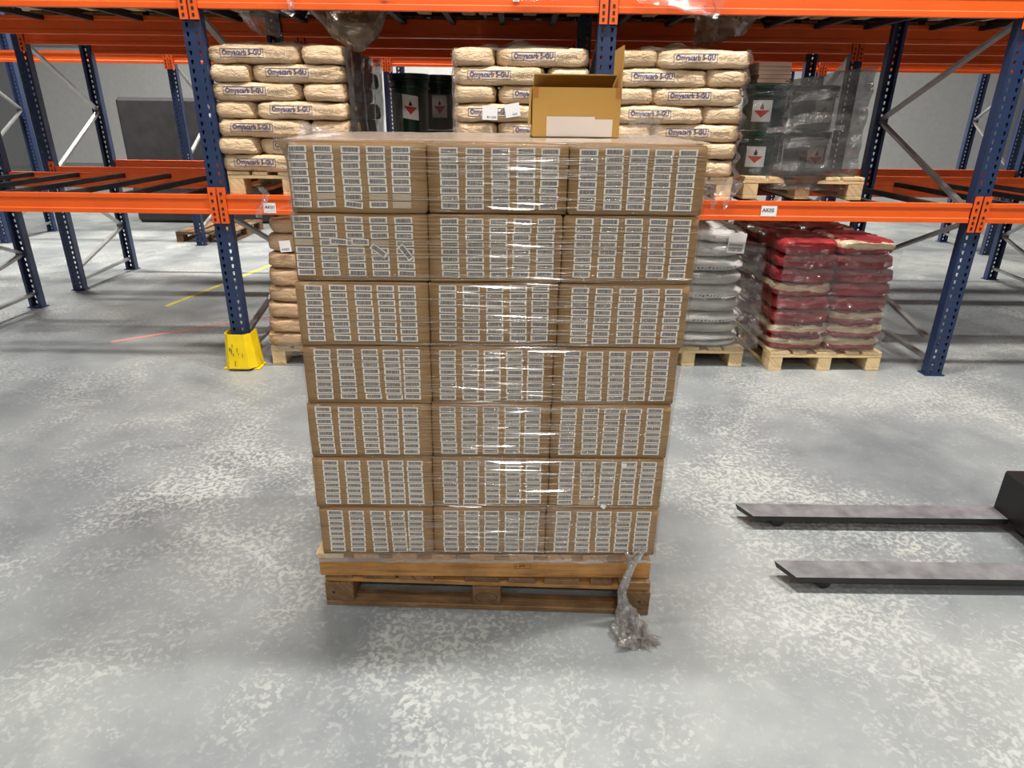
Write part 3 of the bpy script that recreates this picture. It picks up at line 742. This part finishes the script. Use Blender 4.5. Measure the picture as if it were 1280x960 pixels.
q = MB(); q.box(-T/2, T/2, 0.004, D2-.006, 0, .128); q.obj('flap', 'cardboard_plain', ob, loc=(W2-.001, 0, H2), rot=(0, .0, 0))
q = MB(); q.box(-T/2, T/2, 0.004, D2-.006, -.12, 0); q.obj('flap', 'cardboard_plain', ob, loc=(-W2-.004, 0, H2-.002), rot=(0, .04, 0))
q = MB(); q.box(-W2+.002, W2-.002, -T/2, T/2, -.155, 0); fr = q.obj('flap', 'cardboard_plain', ob, loc=(0, -.0028, H2-.0005), rot=(0, 0, 0))
q = MB(); q.box(-W2+.049, W2-.086, -.001, 0, -.153, -.090); q.obj('address_label', 'paper_pinkish', ob, loc=(0, -.0055, H2), rot=(0, 0, 0))
q = MB(); q.box(W2-.112, W2-.025, -.001, 0, -.153, -.098); q.obj('address_label', 'paper_pinkish', ob, loc=(0, -.0049, H2), rot=(0, 0, 0))
for sx in (-1, 1):
    q = MB(); xa = sx*W2-(0 if sx < 0 else .020); q.box(xa+.003*(sx < 0), xa+.020, -.0008, 0, -.034, 0); q.obj('tape', 'tape', ob, loc=(0, -.0048, H2))

# ------------------------------------------------------------------ sacks
def bag_mesh(L_, D_, H_, seed, mat, p=7.0, nx=22, ny=14, nz=7, wr=.010, ends=2.0):
    """stuffed sack: squared-off pillow with creased ends; origin at bottom centre of the front face"""
    bm = bmesh.new()
    off = Vector((seed*5.3, seed*2.1, seed*7.7))
    V = {}
    def vert(i, j, k):
        key = (i, j, k)
        if key in V: return V[key]
        x, y, z = 2*i/nx-1, 2*j/ny-1, 2*k/nz-1
        n_ = (abs(x)**p+abs(y)**p+abs(z)**(p*.78))**(1/p)
        x, y, z = x/n_, y/n_, z/n_
        P = Vector((x*L_/2, (y+1)*D_/2, (z+1)*H_/2))
        nn = noise.noise_vector(Vector((P.x*7, P.y*9, P.z*16))+off)
        P += wr*nn+wr*.5*noise.noise_vector(P*31+off)
        # pinched creases near the short ends
        e = max(0, abs(x)-.72)/.28
        P.z += ends*.010*e*noise.noise(Vector((seed, P.y*45, P.z*60)))
        P.y += ends*.010*e*noise.noise(Vector((seed+4, P.x*10, P.z*80)))
        P.z = min(max(P.z, 0.0005), H_+.004)
        V[key] = bm.verts.new(P); return V[key]
    def F(a, b, c, d): bm.faces.new((a, b, c, d))
    for i in range(nx):
        for j in range(ny):
            F(vert(i, j, 0), vert(i, j+1, 0), vert(i+1, j+1, 0), vert(i+1, j, 0)); F(vert(i, j, nz), vert(i+1, j, nz), vert(i+1, j+1, nz), vert(i, j+1, nz))
        for k in range(nz):
            F(vert(i, 0, k), vert(i+1, 0, k), vert(i+1, 0, k+1), vert(i, 0, k+1)); F(vert(i, ny, k), vert(i, ny, k+1), vert(i+1, ny, k+1), vert(i+1, ny, k))
    for j in range(ny):
        for k in range(nz):
            F(vert(0, j, k), vert(0, j, k+1), vert(0, j+1, k+1), vert(0, j+1, k)); F(vert(nx, j, k), vert(nx, j+1, k), vert(nx, j+1, k+1), vert(nx, j, k+1))
    bmesh.ops.recalc_face_normals(bm, faces=list(bm.faces))
    me = bpy.data.meshes.new('sack'); bm.to_mesh(me); bvh = BVHTree.FromBMesh(bm); bm.free()
    me.materials.append(M[mat]); me.polygons.foreach_set('use_smooth', [True]*len(me.polygons))
    return me, bvh
def project(me, bvh, dx, dz, off=.0016):
    """lay flat print on the bulging front of a sack"""
    me = me.copy()
    for v in me.vertices:
        x, z = v.co.x+dx, v.co.z+dz
        hit = bvh.ray_cast(Vector((x, -1, z)), Vector((0, 1, 0)))
        y = hit[0].y if hit[0] else .02
        v.co = Vector((x, y-off, z))
    me.update(); return me
def frame_mesh(w, h, t, mat):
    q = MB(); n = 12
    for za in (-h/2, h/2-t):
        for k in range(n): q.face([(-w/2+w*k/n, 0, za), (-w/2+w*(k+1)/n, 0, za), (-w/2+w*(k+1)/n, 0, za+t), (-w/2+w*k/n, 0, za+t)])
    for xa in (-w/2, w/2-t):
        for k in range(3): q.face([(xa, 0, -h/2+h*k/3), (xa+t, 0, -h/2+h*k/3), (xa+t, 0, -h/2+h*(k+1)/3), (xa, 0, -h/2+h*(k+1)/3)])
    return q.mesh('print_frame', mat)
def strokes_mesh(w, h, n, seed, mat):
    random.seed(seed); q = MB(); x = -w/2
    for k in range(n):
        x = -w/2+w*k/n; a = h*random.uniform(-.5, -.1); b = h*random.uniform(.1, .5); t = w/n*.45
        q.face([(x, 0, a), (x+t, 0, a), (x+t*1.3, 0, b), (x+t*.3, 0, b)])
        if random.random() < .5: q.face([(x, 0, b-.003), (x+w/n*.9, 0, b-.003), (x+w/n*.9, 0, b), (x, 0, b)])
    return q.mesh('batch_print', mat)
BAGH = .1057
BT = text_mesh('Omyacarb 5-GU', .240, .040, .03); BT.materials.clear(); BT.materials.append(M['ink_blue'])
BF = frame_mesh(.266, .050, .0032, 'ink_blue')
BS = strokes_mesh(.125, .024, 15, 2, 'ink_grey')
LONG, SHORT = [], []
for s in range(3):
    me, bvh = bag_mesh(.578, .40, BAGH+.002, s+1, 'kraft')
    prt = [project(BT, bvh, -.060, .058), project(BF, bvh, -.060, .058), project(BS, bvh, .145, .056)]
    LONG.append((me, prt))
    SHORT.append((bag_mesh(.262, .58, BAGH+.002, s+11, 'kraft', nx=12, ny=18)[0], None))
def place_bag(kind, x, y, z, label, group, mirror=False, tilt=0.0, rz=0.0):
    me, prt = kind
    o = link('paper_sack', me, None, (x, y, z), (0, tilt, rz)); tag(o, label, 'sack', group)
    if prt:
        for nm, pm in zip(('printed_name', 'print_frame', 'batch_print'), prt): link(nm, pm, o)
    return o
def bag_stack(x0, x1, long_first, which, deep_side):
    G = f'printed kraft sacks of the {which} rack stack'
    W = x1-x0
    random.seed(hash(which) % 97 if False else len(which)*3)
    for k in range(7):   # k = 0 is the top layer
        z = 1.350+(6-k)*BAGH; lf = (k % 2 == 0) == long_first
        lean = random.uniform(-.012, .012)
        lx = x0+.29+lean if lf else x1-.29+lean; sx_ = x1-.131+lean if lf else x0+.131+lean
        lay = ('top layer' if k == 0 else 'bottom layer' if k == 6 else ORD[k]+' layer from the top')
        dy = random.uniform(-.012, .012)
        place_bag(LONG[random.randrange(3)], lx, 4.445+dy, z, f'long blue-printed kraft sack, {lay}, {which} rack stack', G, tilt=random.uniform(-.008, .008))
        place_bag(SHORT[random.randrange(3)], sx_, 4.445-dy, z, f'plain sack end, {lay} of the {which} rack stack', G)
        # the row behind lies the other way round and closes the joints
        bl = x1-.29+lean if lf else x0+.29+lean; bs_ = x0+.131+lean if lf else x1-.131+lean
        place_bag((LONG[random.randrange(3)][0], None), bl, 5.03, z, f'long sack of the back row, {lay}, {which} rack stack', G)
        place_bag(SHORT[random.randrange(3)], bs_, 5.035, z, f'sack end of the back row, {lay}, {which} rack stack', G)
bag_stack(-1.90, -1.055, True, 'left', 1)
bag_stack(-.385, .465, False, 'middle', 1)
bag_stack(.605, 1.430, False, 'right', -1)
euro_pallet(-1.47, 4.46, 1.207, 'pale wooden pallet on the lower beam under the left stack of printed sacks')
euro_pallet(.04, 4.46, 1.207, 'pale wooden pallet on the lower beam under the middle stack of printed sacks')
euro_pallet(1.02, 4.46, 1.207, 'pale wooden pallet on the lower beam under the right stack of printed sacks')

# paper tickets stuck on the middle stack
def ticket(x, z, w, h, rot, txt, label, y=4.425, tw=.05):
    o = boxobj('paper_ticket', (-w/2, w/2, -.0006, .0006, -h/2, h/2), 'paper_white', loc=(x, y, z), rot=(0, rot, 0)); tag(o, label, 'ticket')
    if txt: text_obj('printed_text', txt, tw, .013, 'ink_dark', o, (0.012, -.0012, -h*.30))
    return o
ticket(-.158, 1.722, .095, .082, .03, 'B11242', 'white paper ticket with a number, left of the two on the middle sack stack', 4.428, .058)
ticket(-.018, 1.738, .092, .078, -.16, 'ALD', 'tilted white paper ticket, right of the two on the middle sack stack', 4.428, .030)

# film on the rack stacks: loose caps, side sheets, torn edges
def cap(x0, x1, y, z, h, which, seed):
    t = thing('stretch_film', f'loose crumpled clear film on top of the {which} rack stack', 'film', (0, 0, 0))
    def fn(u, v):
        prof = (math.sin(u*PI)**.6)*(.35+.65*noise.noise(Vector((u*3+seed, 0, 2)))**2*2)
        return (x0+(x1-x0)*u, y+.5*v-.02, z-.012+h*prof*math.sin(min(1, v*1.8)*PI))
    sheet(fn, 40, 12, .014, 9, 'film_cap', 'film_clear', t, seed)
    return t
cap(-1.85, -1.12, 4.46, 2.092, .09, 'left', 3)
cap(-.30, .36, 4.46, 2.092, .11, 'middle', 5)
cap(.70, 1.30, 4.46, 2.092, .09, 'right', 8)
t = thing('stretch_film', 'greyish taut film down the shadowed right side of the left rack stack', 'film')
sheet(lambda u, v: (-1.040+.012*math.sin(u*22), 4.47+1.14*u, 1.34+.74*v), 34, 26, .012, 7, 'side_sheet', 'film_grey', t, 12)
t = thing('stretch_film', 'glossy clear film down the left end of the middle rack stack', 'film')
sheet(lambda u, v: (-.392-.006*math.sin(v*40), 4.47+.55*u, 1.36+.70*v), 14, 34, .008, 12, 'side_sheet', 'film_clear', t, 13)
sheet(lambda u, v: (-.39+.03*u, 4.435-.006*math.sin(v*44), 1.36+.72*v), 4, 50, .006, 16, 'edge_fold', 'film_crumpled', t, 14)
t = thing('stretch_film', 'torn white-looking film edge along the right end of the right rack stack', 'film')
sheet(lambda u, v: (1.40+.045*u+.012*math.sin(v*42), 4.43+.05*u-.004*math.sin(v*44), 1.34+.75*v), 6, 60, .009, 20, 'edge_fold', 'film_crumpled', t, 15)
sheet(lambda u, v: (1.20+.28*u-.10*u*v, 4.405, 1.36-.20*v*(.5+.5*math.sin(u*7+1)**2)-.02*u), 26, 12, .016, 13, 'torn_skirt', 'film_crumpled', t, 16)
t = thing('film_scrap', 'white strip of torn film hanging over the left location label', 'film')
sheet(lambda u, v: (-1.665+.028*u+.03*math.sin(v*5)+.01*u, 4.395-.006*math.sin(u*PI), 1.27-.20*v), 6, 26, .010, 18, 'strip', 'film_crumpled', t, 17)
sheet(lambda u, v: (-1.66+.20*u, 4.396-.004*v, 1.09+.055*u+.012*v), 18, 3, .005, 18, 'strip', 'film_crumpled', t, 18)

# film hanging from the level above
def hang(pts, label, amp, fr, seed, mat, nu=22, nv=22, bag=0.0):
    t = thing('film_scrap', label, 'film'); A, B, Cc, D = [Vector(p) for p in pts]
    def fn(u, v):
        p = (A*(1-u)+B*u)*(1-v)+(D*(1-u)+Cc*u)*v
        p.y -= bag*math.sin(u*PI)*math.sin(v*PI); return p
    sheet(fn, nu, nv, amp, fr, 'sheet', mat, t, seed); return t
hang([(-1.36, 4.40, 2.40), (-1.29, 4.40, 2.40), (-1.30, 4.395, 2.255), (-1.345, 4.395, 2.27)], 'bright white tail of film hanging over the upper front beam, at left', .012, 20, 21, 'film_crumpled')
hang([(-1.36, 4.395, 2.27), (-1.30, 4.395, 2.255), (-1.315, 4.39, 2.235), (-1.39, 4.39, 2.262)], 'folded tip of the film tail on the upper front beam', .008, 24, 22, 'film_crumpled')
hang([(-1.82, 4.75, 2.38), (-1.50, 4.75, 2.38), (-1.52, 4.75, 2.15), (-1.72, 4.75, 2.20)], 'clear film bunched under the upper level at far left', .03, 9, 23, 'film_crumpled', bag=.05)
# big sagging bag of film
t = thing('film_scrap', 'big sagging bag of brownish film under the upper level, above the left stack', 'film')
BAGP = [(-1.42, 2.36), (-1.26, 2.27), (-1.16, 2.16), (-1.06, 2.08), (-.985, 2.065), (-.90, 2.13), (-.84, 2.22), (-.80, 2.36)]
def bagfn(u, v):
    s = u*(len(BAGP)-1); i = min(int(s), len(BAGP)-2); f = s-i
    x = BAGP[i][0]*(1-f)+BAGP[i+1][0]*f; zb = BAGP[i][1]*(1-f)+BAGP[i+1][1]*f
    z = 2.38*(1-v)+zb*v
    return (x, 4.68-.12*math.sin(v*PI*.8)*math.sin(u*PI), z)
sheet(bagfn, 40, 20, .018, 9, 'sheet', 'film_brown', t, 24)
sheet(lambda u, v: (bagfn(u, v)[0], 4.72+.12*math.sin(v*PI)*math.sin(u*PI), bagfn(u, v)[2]+.01), 30, 14, .018, 9, 'back_sheet', 'film_brown', t, 25)
hang([(-.05, 4.395, 2.40), (.26, 4.395, 2.40), (.24, 4.39, 2.335), (-.02, 4.39, 2.325)], 'thin film edge hanging over the upper beam near the middle', .010, 14, 26, 'film_crumpled')
hang([(.62, 4.395, 2.40), (1.25, 4.395, 2.40), (1.18, 4.385, 2.255), (.72, 4.39, 2.33)], 'white crumpled film hanging over the upper beam of the right bay', .016, 10, 27, 'film_crumpled', nu=34)
hang([(1.15, 4.85, 2.38), (1.6, 4.85, 2.38), (1.5, 4.85, 2.22), (1.16, 4.85, 2.14)], 'dim film bundle under the upper level at right', .03, 8, 28, 'film_brown', bag=.05)
# white blocks of packing seen under the upper level
tag(boxobj('white_packet', (-1.42, -1.02, 5.25, 5.7, 2.19, 2.25), 'white_block'), 'white flat packet lying beyond the big film bag', 'packet') if False else None

# upper level: pallets just above the frame, their tall gapless loads added for shade
BX = (-3.98, -3.19, -2.4, -1.48, -.69, .10, 1.0, 1.8, 2.6, 3.5, 4.3, 5.1)
ORD += ['eleventh', 'twelfth']
for i, x in enumerate(BX):
    euro_pallet(x, 4.47, 2.407, 'wooden pallet on the upper beams, %s from the left, above the photo' % ORD[i], W=.76)
    o = boxobj('wrapped_load', (x-.38, x+.38, 4.48, 5.68, 2.552, 5.4), 'far_brown', bevel=.03)
    tag(o, 'brown wrapped load on the upper beams, %s from the left, unseen shade block' % ORD[i], 'load')
for i, x in enumerate(BX):  # rear row of tall loads, also added to keep the beams in shade
    euro_pallet(x, 6.62, 2.372, 'wooden pallet high in the rear rack, %s from the left' % ORD[i], mat='wood_old', W=.76, D=1.0)
    o = boxobj('wrapped_load', (x-.38, x+.38, 6.62, 7.62, 2.518, 5.4), 'far_dark', bevel=.03)
    tag(o, 'dark load added for shade high in the rear rack, %s from the left' % ORD[i], 'load')

# ------------------------------------------------------------------ pails
def pail_mesh(r, h):
    prof = [(0, 0), (r*.86, 0), (r*.87, .012), (r*.90, h*.70), (r*.90, h*.72), (r*.985, h*.73), (r*.985, h*.755), (r*.92, h*.76), (r*.925, h*.84), (r*.99, h*.85), (r*.99, h*.875), (r*.94, h*.88)]
    q = MB(); n = 32
    def ring(p): return [(p[0]*math.cos(a*2*PI/n), p[0]*math.sin(a*2*PI/n), p[1]) for a in range(n)]
    for a, b in zip(prof, prof[1:]):
        A, B = ring(a), ring(b)
        for k in range(n):
            f = [A[k], A[(k+1) % n], B[(k+1) % n], B[k]]
            q.face(f if a[0] > 1e-6 else f[1:])
    body = q.mesh('body', 'green_plastic', smooth=False)
    q = MB(); prof = [(r*.94, h*.88), (r*1.0, h*.89), (r*1.0, h*.96), (r*.97, h*.975), (r*.93, h*.98), (r*.90, h*.965), (0, h*.965)]
    for a, b in zip(prof, prof[1:]):
        A, B = ring(a), ring(b)
        for k in range(n):
            f = [A[k], A[(k+1) % n], B[(k+1) % n], B[k]]; q.face(f if b[0] > 1e-6 else f[:3])
    lid = q.mesh('lid', 'green_plastic')
    return body, lid
def on_cyl(pts, r, ang, off):  # x along the surface, z up
    return [((r+off)*math.sin(ang+x/r), -(r+off)*math.cos(ang+x/r), z) for x, z in pts]
def hazard(parent, r, h, ang, w_=.125, hh=.165, zc=None, tilt=0.0):
    zc = zc or h*.42; n = 8; q = MB()
    T_ = lambda x, z: (x, zc+z+x*tilt)
    for k in range(n):
        a, b = -w_/2+w_*k/n, -w_/2+w_*(k+1)/n
        q.face(on_cyl([T_(a, -hh/2), T_(b, -hh/2), T_(b, hh/2), T_(a, hh/2)], r, ang, .002))
    o = q.obj('hazard_label', 'paper_white', parent, weld=False)
    q = MB(); n = 6; tw, th = w_*.40, hh*.34; z0 = .004
    for k in range(-n, n):
        a, b = tw*k/n, tw*(k+1)/n
        q.face(on_cyl([T_(a, z0-th*(1-abs(a)/tw)), T_(b, z0-th*(1-abs(b)/tw)), T_(b, z0), T_(a, z0)], r, ang, .003))
    q.obj('red_triangle', 'red_print', o, weld=False)
    q = MB(); fl = [(-.010, .010), (.010, .010), (.013, .022), (.006, .036), (.001, .050), (-.005, .034), (-.012, .022)]
    q.face(on_cyl([T_(x, z) for x, z in fl], r, ang, .003)); q.obj('flame_symbol', 'ink_dark', o)
def pail(x, y, z, r, h, label, group, angs=(0.1,), tilt=0.0):
    t = thing('plastic_pail', label, 'pail', (x, y, z), 0, group)
    k = (r, h)
    if k not in _cache: _cache[k] = pail_mesh(r, h)
    link('body', _cache[k][0], t); link('lid', _cache[k][1], t)
    for a in angs: hazard(t, r*.90, h, a, min(.125, r*.8), h*(.40 if h > .3 else .46), None, tilt)
    q = MB(); q.tube([(r*.93*math.cos(a), r*.93*math.sin(a)-.004, h*.80-.10*math.sin((a-PI)*1.0)*0) for a in [PI+PI*k/10 for k in range(11)]], .003, 5)
    q.obj('bail_handle', 'dark_plastic', t)
    return t
GP = 'green pails with fire hazard labels behind the left gap'
r, h = .163, .415
for k, z in enumerate((1.352, 1.352+h*.985 - .0)):
    pass
Zt = 1.575
pail(-.845, 5.72, Zt, r, .435, 'dark green pail with fire label, left of the two upper ones behind the left gap', GP, (.16,), -.15)
pail(-.655, 6.14, Zt+.012, .160, .435, 'dark green pail with fire label, right of the two upper ones behind the left gap', GP, (.12,))
pail(-.845, 5.72, 1.352, r, .222, 'lower dark green pail, under the left one behind the left gap', GP, (.16,))
pail(-.655, 6.14, 1.352, .160, .234, 'lower dark green pail, under the right one behind the left gap', GP, (.12,))
# (the pails stand on a plank pallet between the back beams)
euro_pallet(-.72, 5.50, 1.207-.21, 'low pallet carrying the green pails behind the left gap') if False else None
euro_pallet(-.72, 5.42, 1.207, 'wooden pallet under the green pails behind the left gap')
t = thing('stretch_film', 'smoky clear film round the green pails behind the left gap', 'film')
sheet(lambda u, v: (-.98+.50*u, 5.55+.10*math.sin(u*9)*.2+.35*u**2, 1.56+.30*v), 24, 12, .008, 10, 'sheet', 'film_clear', t, 31)

GR = 'green pails wrapped at the right of the right rack stack'
for k, z in enumerate((1.352, 1.634)):
    for c, x in enumerate((1.655, 1.98)):
        for d in (0,):
            pail(x, 4.76, z, .152, .283, 'dark green pail, %s layer, %s of the wrapped pails right of the sacks' % (('lower', 'upper')[k], ('left', 'right')[c]), GR, (-.38,) if c == 0 else (.2,))
euro_pallet(1.93, 4.56, 1.207, 'pale wooden pallet on the lower beam under the wrapped pails at right')
t = thing('stretch_film', 'smoky grey film wrapped round the pails at the right edge', 'film')
sheet(lambda u, v: (1.49+.30*u, 4.585+.10*(1-u)**2, 1.30+.62*v), 16, 24, .010, 10, 'sheet', 'film_gloss', t, 36)
def wrapfn(u, v):
    # leaning bulge of film in front of the pails
    x0 = 1.60+.10*v; x1 = 2.28
    b = math.sin(min(1, u*1.15)*PI)
    return (x0+(x1-x0)*u, 4.60-.06*b+.22*(1-min(1, u*5))**2+.01*math.sin(v*30), 1.27+.66*v+.10*u*v)
sheet(wrapfn, 34, 34, .012, 10, 'sheet', 'film_grey', t, 32)
sheet(lambda u, v: (1.60+.55*u, 4.57, 1.30+.05*v+.02*math.sin(u*9)), 30, 4, .014, 16, 'gathered_edge', 'film_crumpled', t, 33)
sheet(lambda u, v: (1.62+.5*u, 4.545-.0*u, 1.62+.035*v+.02*u), 30, 3, .008, 16, 'gathered_edge', 'film_crumpled', t, 34)
t = thing('board_pack', 'pinkish pack of boards behind the wrapped pails, under the dark beams', 'boards', (1.665, 4.66, 1.932))
for k in range(5): plank('board', (.21, .4, .023), 'pinkish_board', t, (random.uniform(-.006, .006), .2, k*.024))
# second support for the board pack: a pail behind


# ------------------------------------------------------------------ ground level stacks
# plain kraft sacks at left
KB = [bag_mesh(.80, .58, .118, 40+s, 'kraft_brown', p=8, wr=.010)[0] for s in range(3)]
zs = [.105, .21, .317, .430, .548, .672, .782, .912, 1.045]
euro_pallet(-1.335, 4.50, 0, 'pale wooden pallet on the floor under the plain brown sacks', rz=0, W=.84)['group'] = 'wooden pallets on the floor'
random.seed(17)
for k in range(8):
    z0, z1 = zs[k]+.040, zs[k+1]+.040
    if k == 7: z1 = 1.06
    o = link('paper_sack', KB[k % 3], None, (-1.365+.100*(k/7)-.01, 4.47, z0), (0, 0, random.uniform(-.01, .01)))
    o.scale = (1, 1, (z1-z0)/.118)
    tag(o, 'plain brown kraft sack, %s, in the floor stack at lower left' % ('bottom sack' if k == 0 else 'top sack' if k == 7 else ORD[k]+' sack from the floor'), 'sack', 'plain brown sacks under the left beam')
o = boxobj('paper_ticket', (-.038, .038, -.0006, .0006, -.038, .038), 'paper_white', loc=(-1.545, 4.452, .872), rot=(0, -.08, 0)); tag(o, 'white ticket with a barcode on the plain brown sacks at lower left', 'ticket')
q = MB(); random.seed(2)
for k in range(16): q.face([(-.026+k*.0032, -.001, -.028), (-.026+k*.0032+.0018*random.uniform(.4, 1), -.001, -.028), (-.026+k*.0032+.0018, -.001, -.014), (-.026+k*.0032, -.001, -.014)])
q.obj('barcode', 'ink_dark', o, weld=False)
t = thing('stretch_film', 'clear film at the foot of the plain brown sack stack', 'film')
sheet(lambda u, v: (-1.80+.35*u, 4.455, .085+.09*v), 18, 8, .008, 14, 'sheet', 'film_clear', t, 41)

# white wrapped sacks at right
WBB = [bag_mesh(.82, .60, .2, 50+s, 'white_sack', p=3.0, wr=.018, nx=28) for s in range(3)]
WB = [b[0] for b in WBB]
GBm = [bag_mesh(.78, .58, .1, 60+s, 'grey_sack', p=4.4, wr=.010, nx=28)[0] for s in range(2)]
wz = [(.10, .245), (.245, .405), (.405, .60), (.60, .80), (.80, 1.04)]
euro_pallet(1.30, 4.56, 0, 'wooden pallet on the floor under the white wrapped sacks', W=.80, mat='wood_pale')['group'] = 'wooden pallets on the floor'
WP = strokes_mesh(.30, .035, 11, 5, 'ink_blue')
for k, (a, b) in enumerate(wz):
    a = max(a, .146); cx = 1.29-.035*k/4
    hsplit = a+(b-a)*.45
    o = link('plastic_sack', GBm[k % 2], None, (cx, 4.58, a), None); o.scale = (1, 1, (hsplit-a)/.1)
    nm = 'lowest' if k == 0 else 'topmost' if k == 4 else ORD[k]+' from the floor'
    tag(o, f'grey flattened sack, {nm}, in the white wrapped stack', 'sack', 'wrapped sacks beside the carton load')
    o = link('plastic_sack', WB[k % 3], None, (cx, 4.56, hsplit), (0, .10 if k == 4 else random.uniform(.0, .04), 0)); o.scale = (1, 1, (b-hsplit)/.2)
    tag(o, f'white plump sack, {nm}, in the white wrapped stack', 'sack', 'wrapped sacks beside the carton load')
    if k < 4: link('ink_print', project(WP, WBB[k % 3][1], .17, .085), o)
o = boxobj('paper_ticket', (-.060, .060, -.0006, .0006, -.068, .068), 'paper_white', loc=(1.53, 4.535, .915), rot=(0, .05, 0)); tag(o, 'white delivery label with barcode on the white wrapped sacks', 'ticket')
q = MB(); random.seed(4)
for z0, z1 in ((-.058, -.030), (-.022, -.004)):
    for k in range(22): q.face([(-.05+k*.0044, -.001, z0), (-.05+k*.0044+.003*random.uniform(.4, 1), -.001, z0), (-.05+k*.0044+.003, -.001, z1), (-.05+k*.0044, -.001, z1)])
q.obj('barcode', 'ink_dark', o, weld=False)
t = thing('stretch_film', 'glossy clear film stretched over the white wrapped sacks', 'film')
sheet(lambda u, v: (.92+.86*u-.05*v, 4.535-.01*math.sin(v*36), .15+.88*v-.12*u*v**6), 40, 44, .010, 9, 'sheet', 'film_gloss', t, 42)
sheet(lambda u, v: (.98+.62*u, 4.60+.55*v, 1.055-.10*u**2+.02*math.sin(v*PI)), 24, 12, .016, 8, 'top_sheet', 'film_crumpled', t, 43)

# red sacks at the right edge
RB = [bag_mesh(.42, .58, .100, 70+s, 'red_sack', p=5, wr=.012, nx=16)[0] for s in range(3)]
euro_pallet(2.28, 4.50, 0, 'pale wooden pallet on the floor under the red sacks', W=.82, mat='wood_pale', rz=.02)['group'] = 'wooden pallets on the floor'
random.seed(23)
for k in range(8):
    z = .146+k*.0985
    lay = 'bottom layer' if k == 0 else 'top layer' if k == 7 else ORD[k]+' layer from the floor'
    for c in range(2):
        for d in range(2):
            x = 2.075+c*.41+random.uniform(-.012, .012)-.02*(k/7)
            o = link('plastic_sack', RB[random.randrange(3)], None, (x, 4.52+d*.59, z), (0, 0, random.uniform(-.02, .02)))
            tag(o, 'red and cream plastic sack, %s, %s %s of the red stack' % (lay, ('front', 'rear')[d], ('left', 'right')[c]), 'sack', 'red sacks stacked at the right edge')
t = thing('stretch_film', 'dull film over the shaded left side of the red sack stack', 'film')
sheet(lambda u, v: (1.850-.02*v, 4.56+1.10*u, .15+.76*v), 30, 22, .010, 8, 'side_sheet', 'film_thin', t, 44)
t = thing('stretch_film', 'shiny clear film over the front of the red sack stack', 'film')
sheet(lambda u, v: (1.86+.80*u, 4.50-.008*math.sin(v*48), .15+.74*v), 30, 40, .010, 11, 'front_sheet', 'film_gloss', t, 45)
# white sacks on a pallet behind the red ones
WS = bag_mesh(.7, .5, .11, 81, 'white_block', p=3.6, wr=.008)[0]
euro_pallet(2.75, 6.7, 0, 'pallet on the floor behind the red sacks')['group'] = 'wooden pallets on the floor'
for k in range(6):
    o = link('plastic_sack', WS, None, (2.62, 6.7, .146+k*.112)); tag(o, 'white sack, %s from the floor, in the stack behind the red sacks' % ORD[k], 'sack', 'white sacks behind the red stack')

# ------------------------------------------------------------------ things beyond the racks
fp = euro_pallet(-4.35, 9.3, 0, 'small distant pallet on the floor seen through the left bay', mat='wood_old'); fp['group'] = 'wooden pallets on the floor'
o = boxobj('wrapped_load', (-6.2, -3.3, 11.0, 12.2, 0.0, 1.9), 'far_dark', bevel=.05); tag(o, 'dark distant wrapped load far behind the left bay', 'load')
o = boxobj('wrapped_load', (-.2, 3.6, 11.2, 12.4, 0.0, 1.7), 'far_dark', bevel=.05); tag(o, 'dark distant wrapped load far behind the right bay', 'load')
o = boxobj('wrapped_load', (-1.2, 0.4, 6.7, 7.6, 0.0, .95), 'far_brown', bevel=.04); tag(o, 'brown wrapped load on the floor of the rear rack behind the cartons', 'load')
o = boxobj('wrapped_load', (.75, 2.15, 6.7, 7.6, 0.0, .95), 'far_brown', bevel=.04); tag(o, 'brown wrapped load on the floor of the rear rack behind the red sacks', 'load')

# ------------------------------------------------------------------ pallet truck: two forks reach in from the right
pt = thing('pallet_truck', 'steel pallet truck whose two flat forks point in from the right edge', 'pallet truck', (0, 0, 0))
def fork(y0, y1, xt, label=None):
    z0, z1 = .040, .068; q = MB()
    yc = (y0+y1)/2; xe = xt+1.18
    out = [(xt+.03 if False else xt, y1-.012), (xt, y0+.055), (xt+.045, y0), (xe, y0), (xe, y1), (xt+.02, y1)]
    out = [(xt-.012, y1-.004), (xt+.002, y0+.075), (xt+.038, y0), (xe, y0), (xe, y1), (xt, y1)]
    top = [(a, b, z1) for a, b in out]; lo = [(a+(.012 if a < xt+.1 else 0), b+(.004 if b < yc else -.004), z0) for a, b in out]
    q.face(top)
    for k in range(len(out)):
        j = (k+1) % len(out); q.face([lo[k], lo[j], top[j], top[k]], 1)
    q.face(lo[::-1], 1)
    f = q.obj('fork', ['fork_steel', 'fork_black'], pt)
    q = MB()   # load roller under the tip
    q.tube([(xt+.16, yc-.035, .03), (xt+.16, yc+.035, .03)], .028, 14); q.obj('load_roller', 'fork_black', f)
    return f
fork(2.488, 2.592, 1.046); fork(2.070, 2.175, 1.072)
q = MB(); q.box(2.22, 2.40, 2.07, 2.592, .05, .26); q.box(2.34, 2.44, 2.25, 2.50, .20, .42); q.obj('body', 'fork_black', pt, bevel=.008)
for y in (2.32, 2.42):
    q = MB(); q.tube([(2.47, y-.022, .085), (2.47, y+.022, .085)], .085, 20); q.obj('steering_wheel', 'fork_black', pt)
q = MB(); q.tube([(2.42, 2.372, .38), (2.62, 2.372, 1.15)], .018, 10); q.tube([(2.62, 2.25, 1.17), (2.62, 2.49, 1.17)], .014, 10); q.obj('drawbar', 'fork_black', pt)
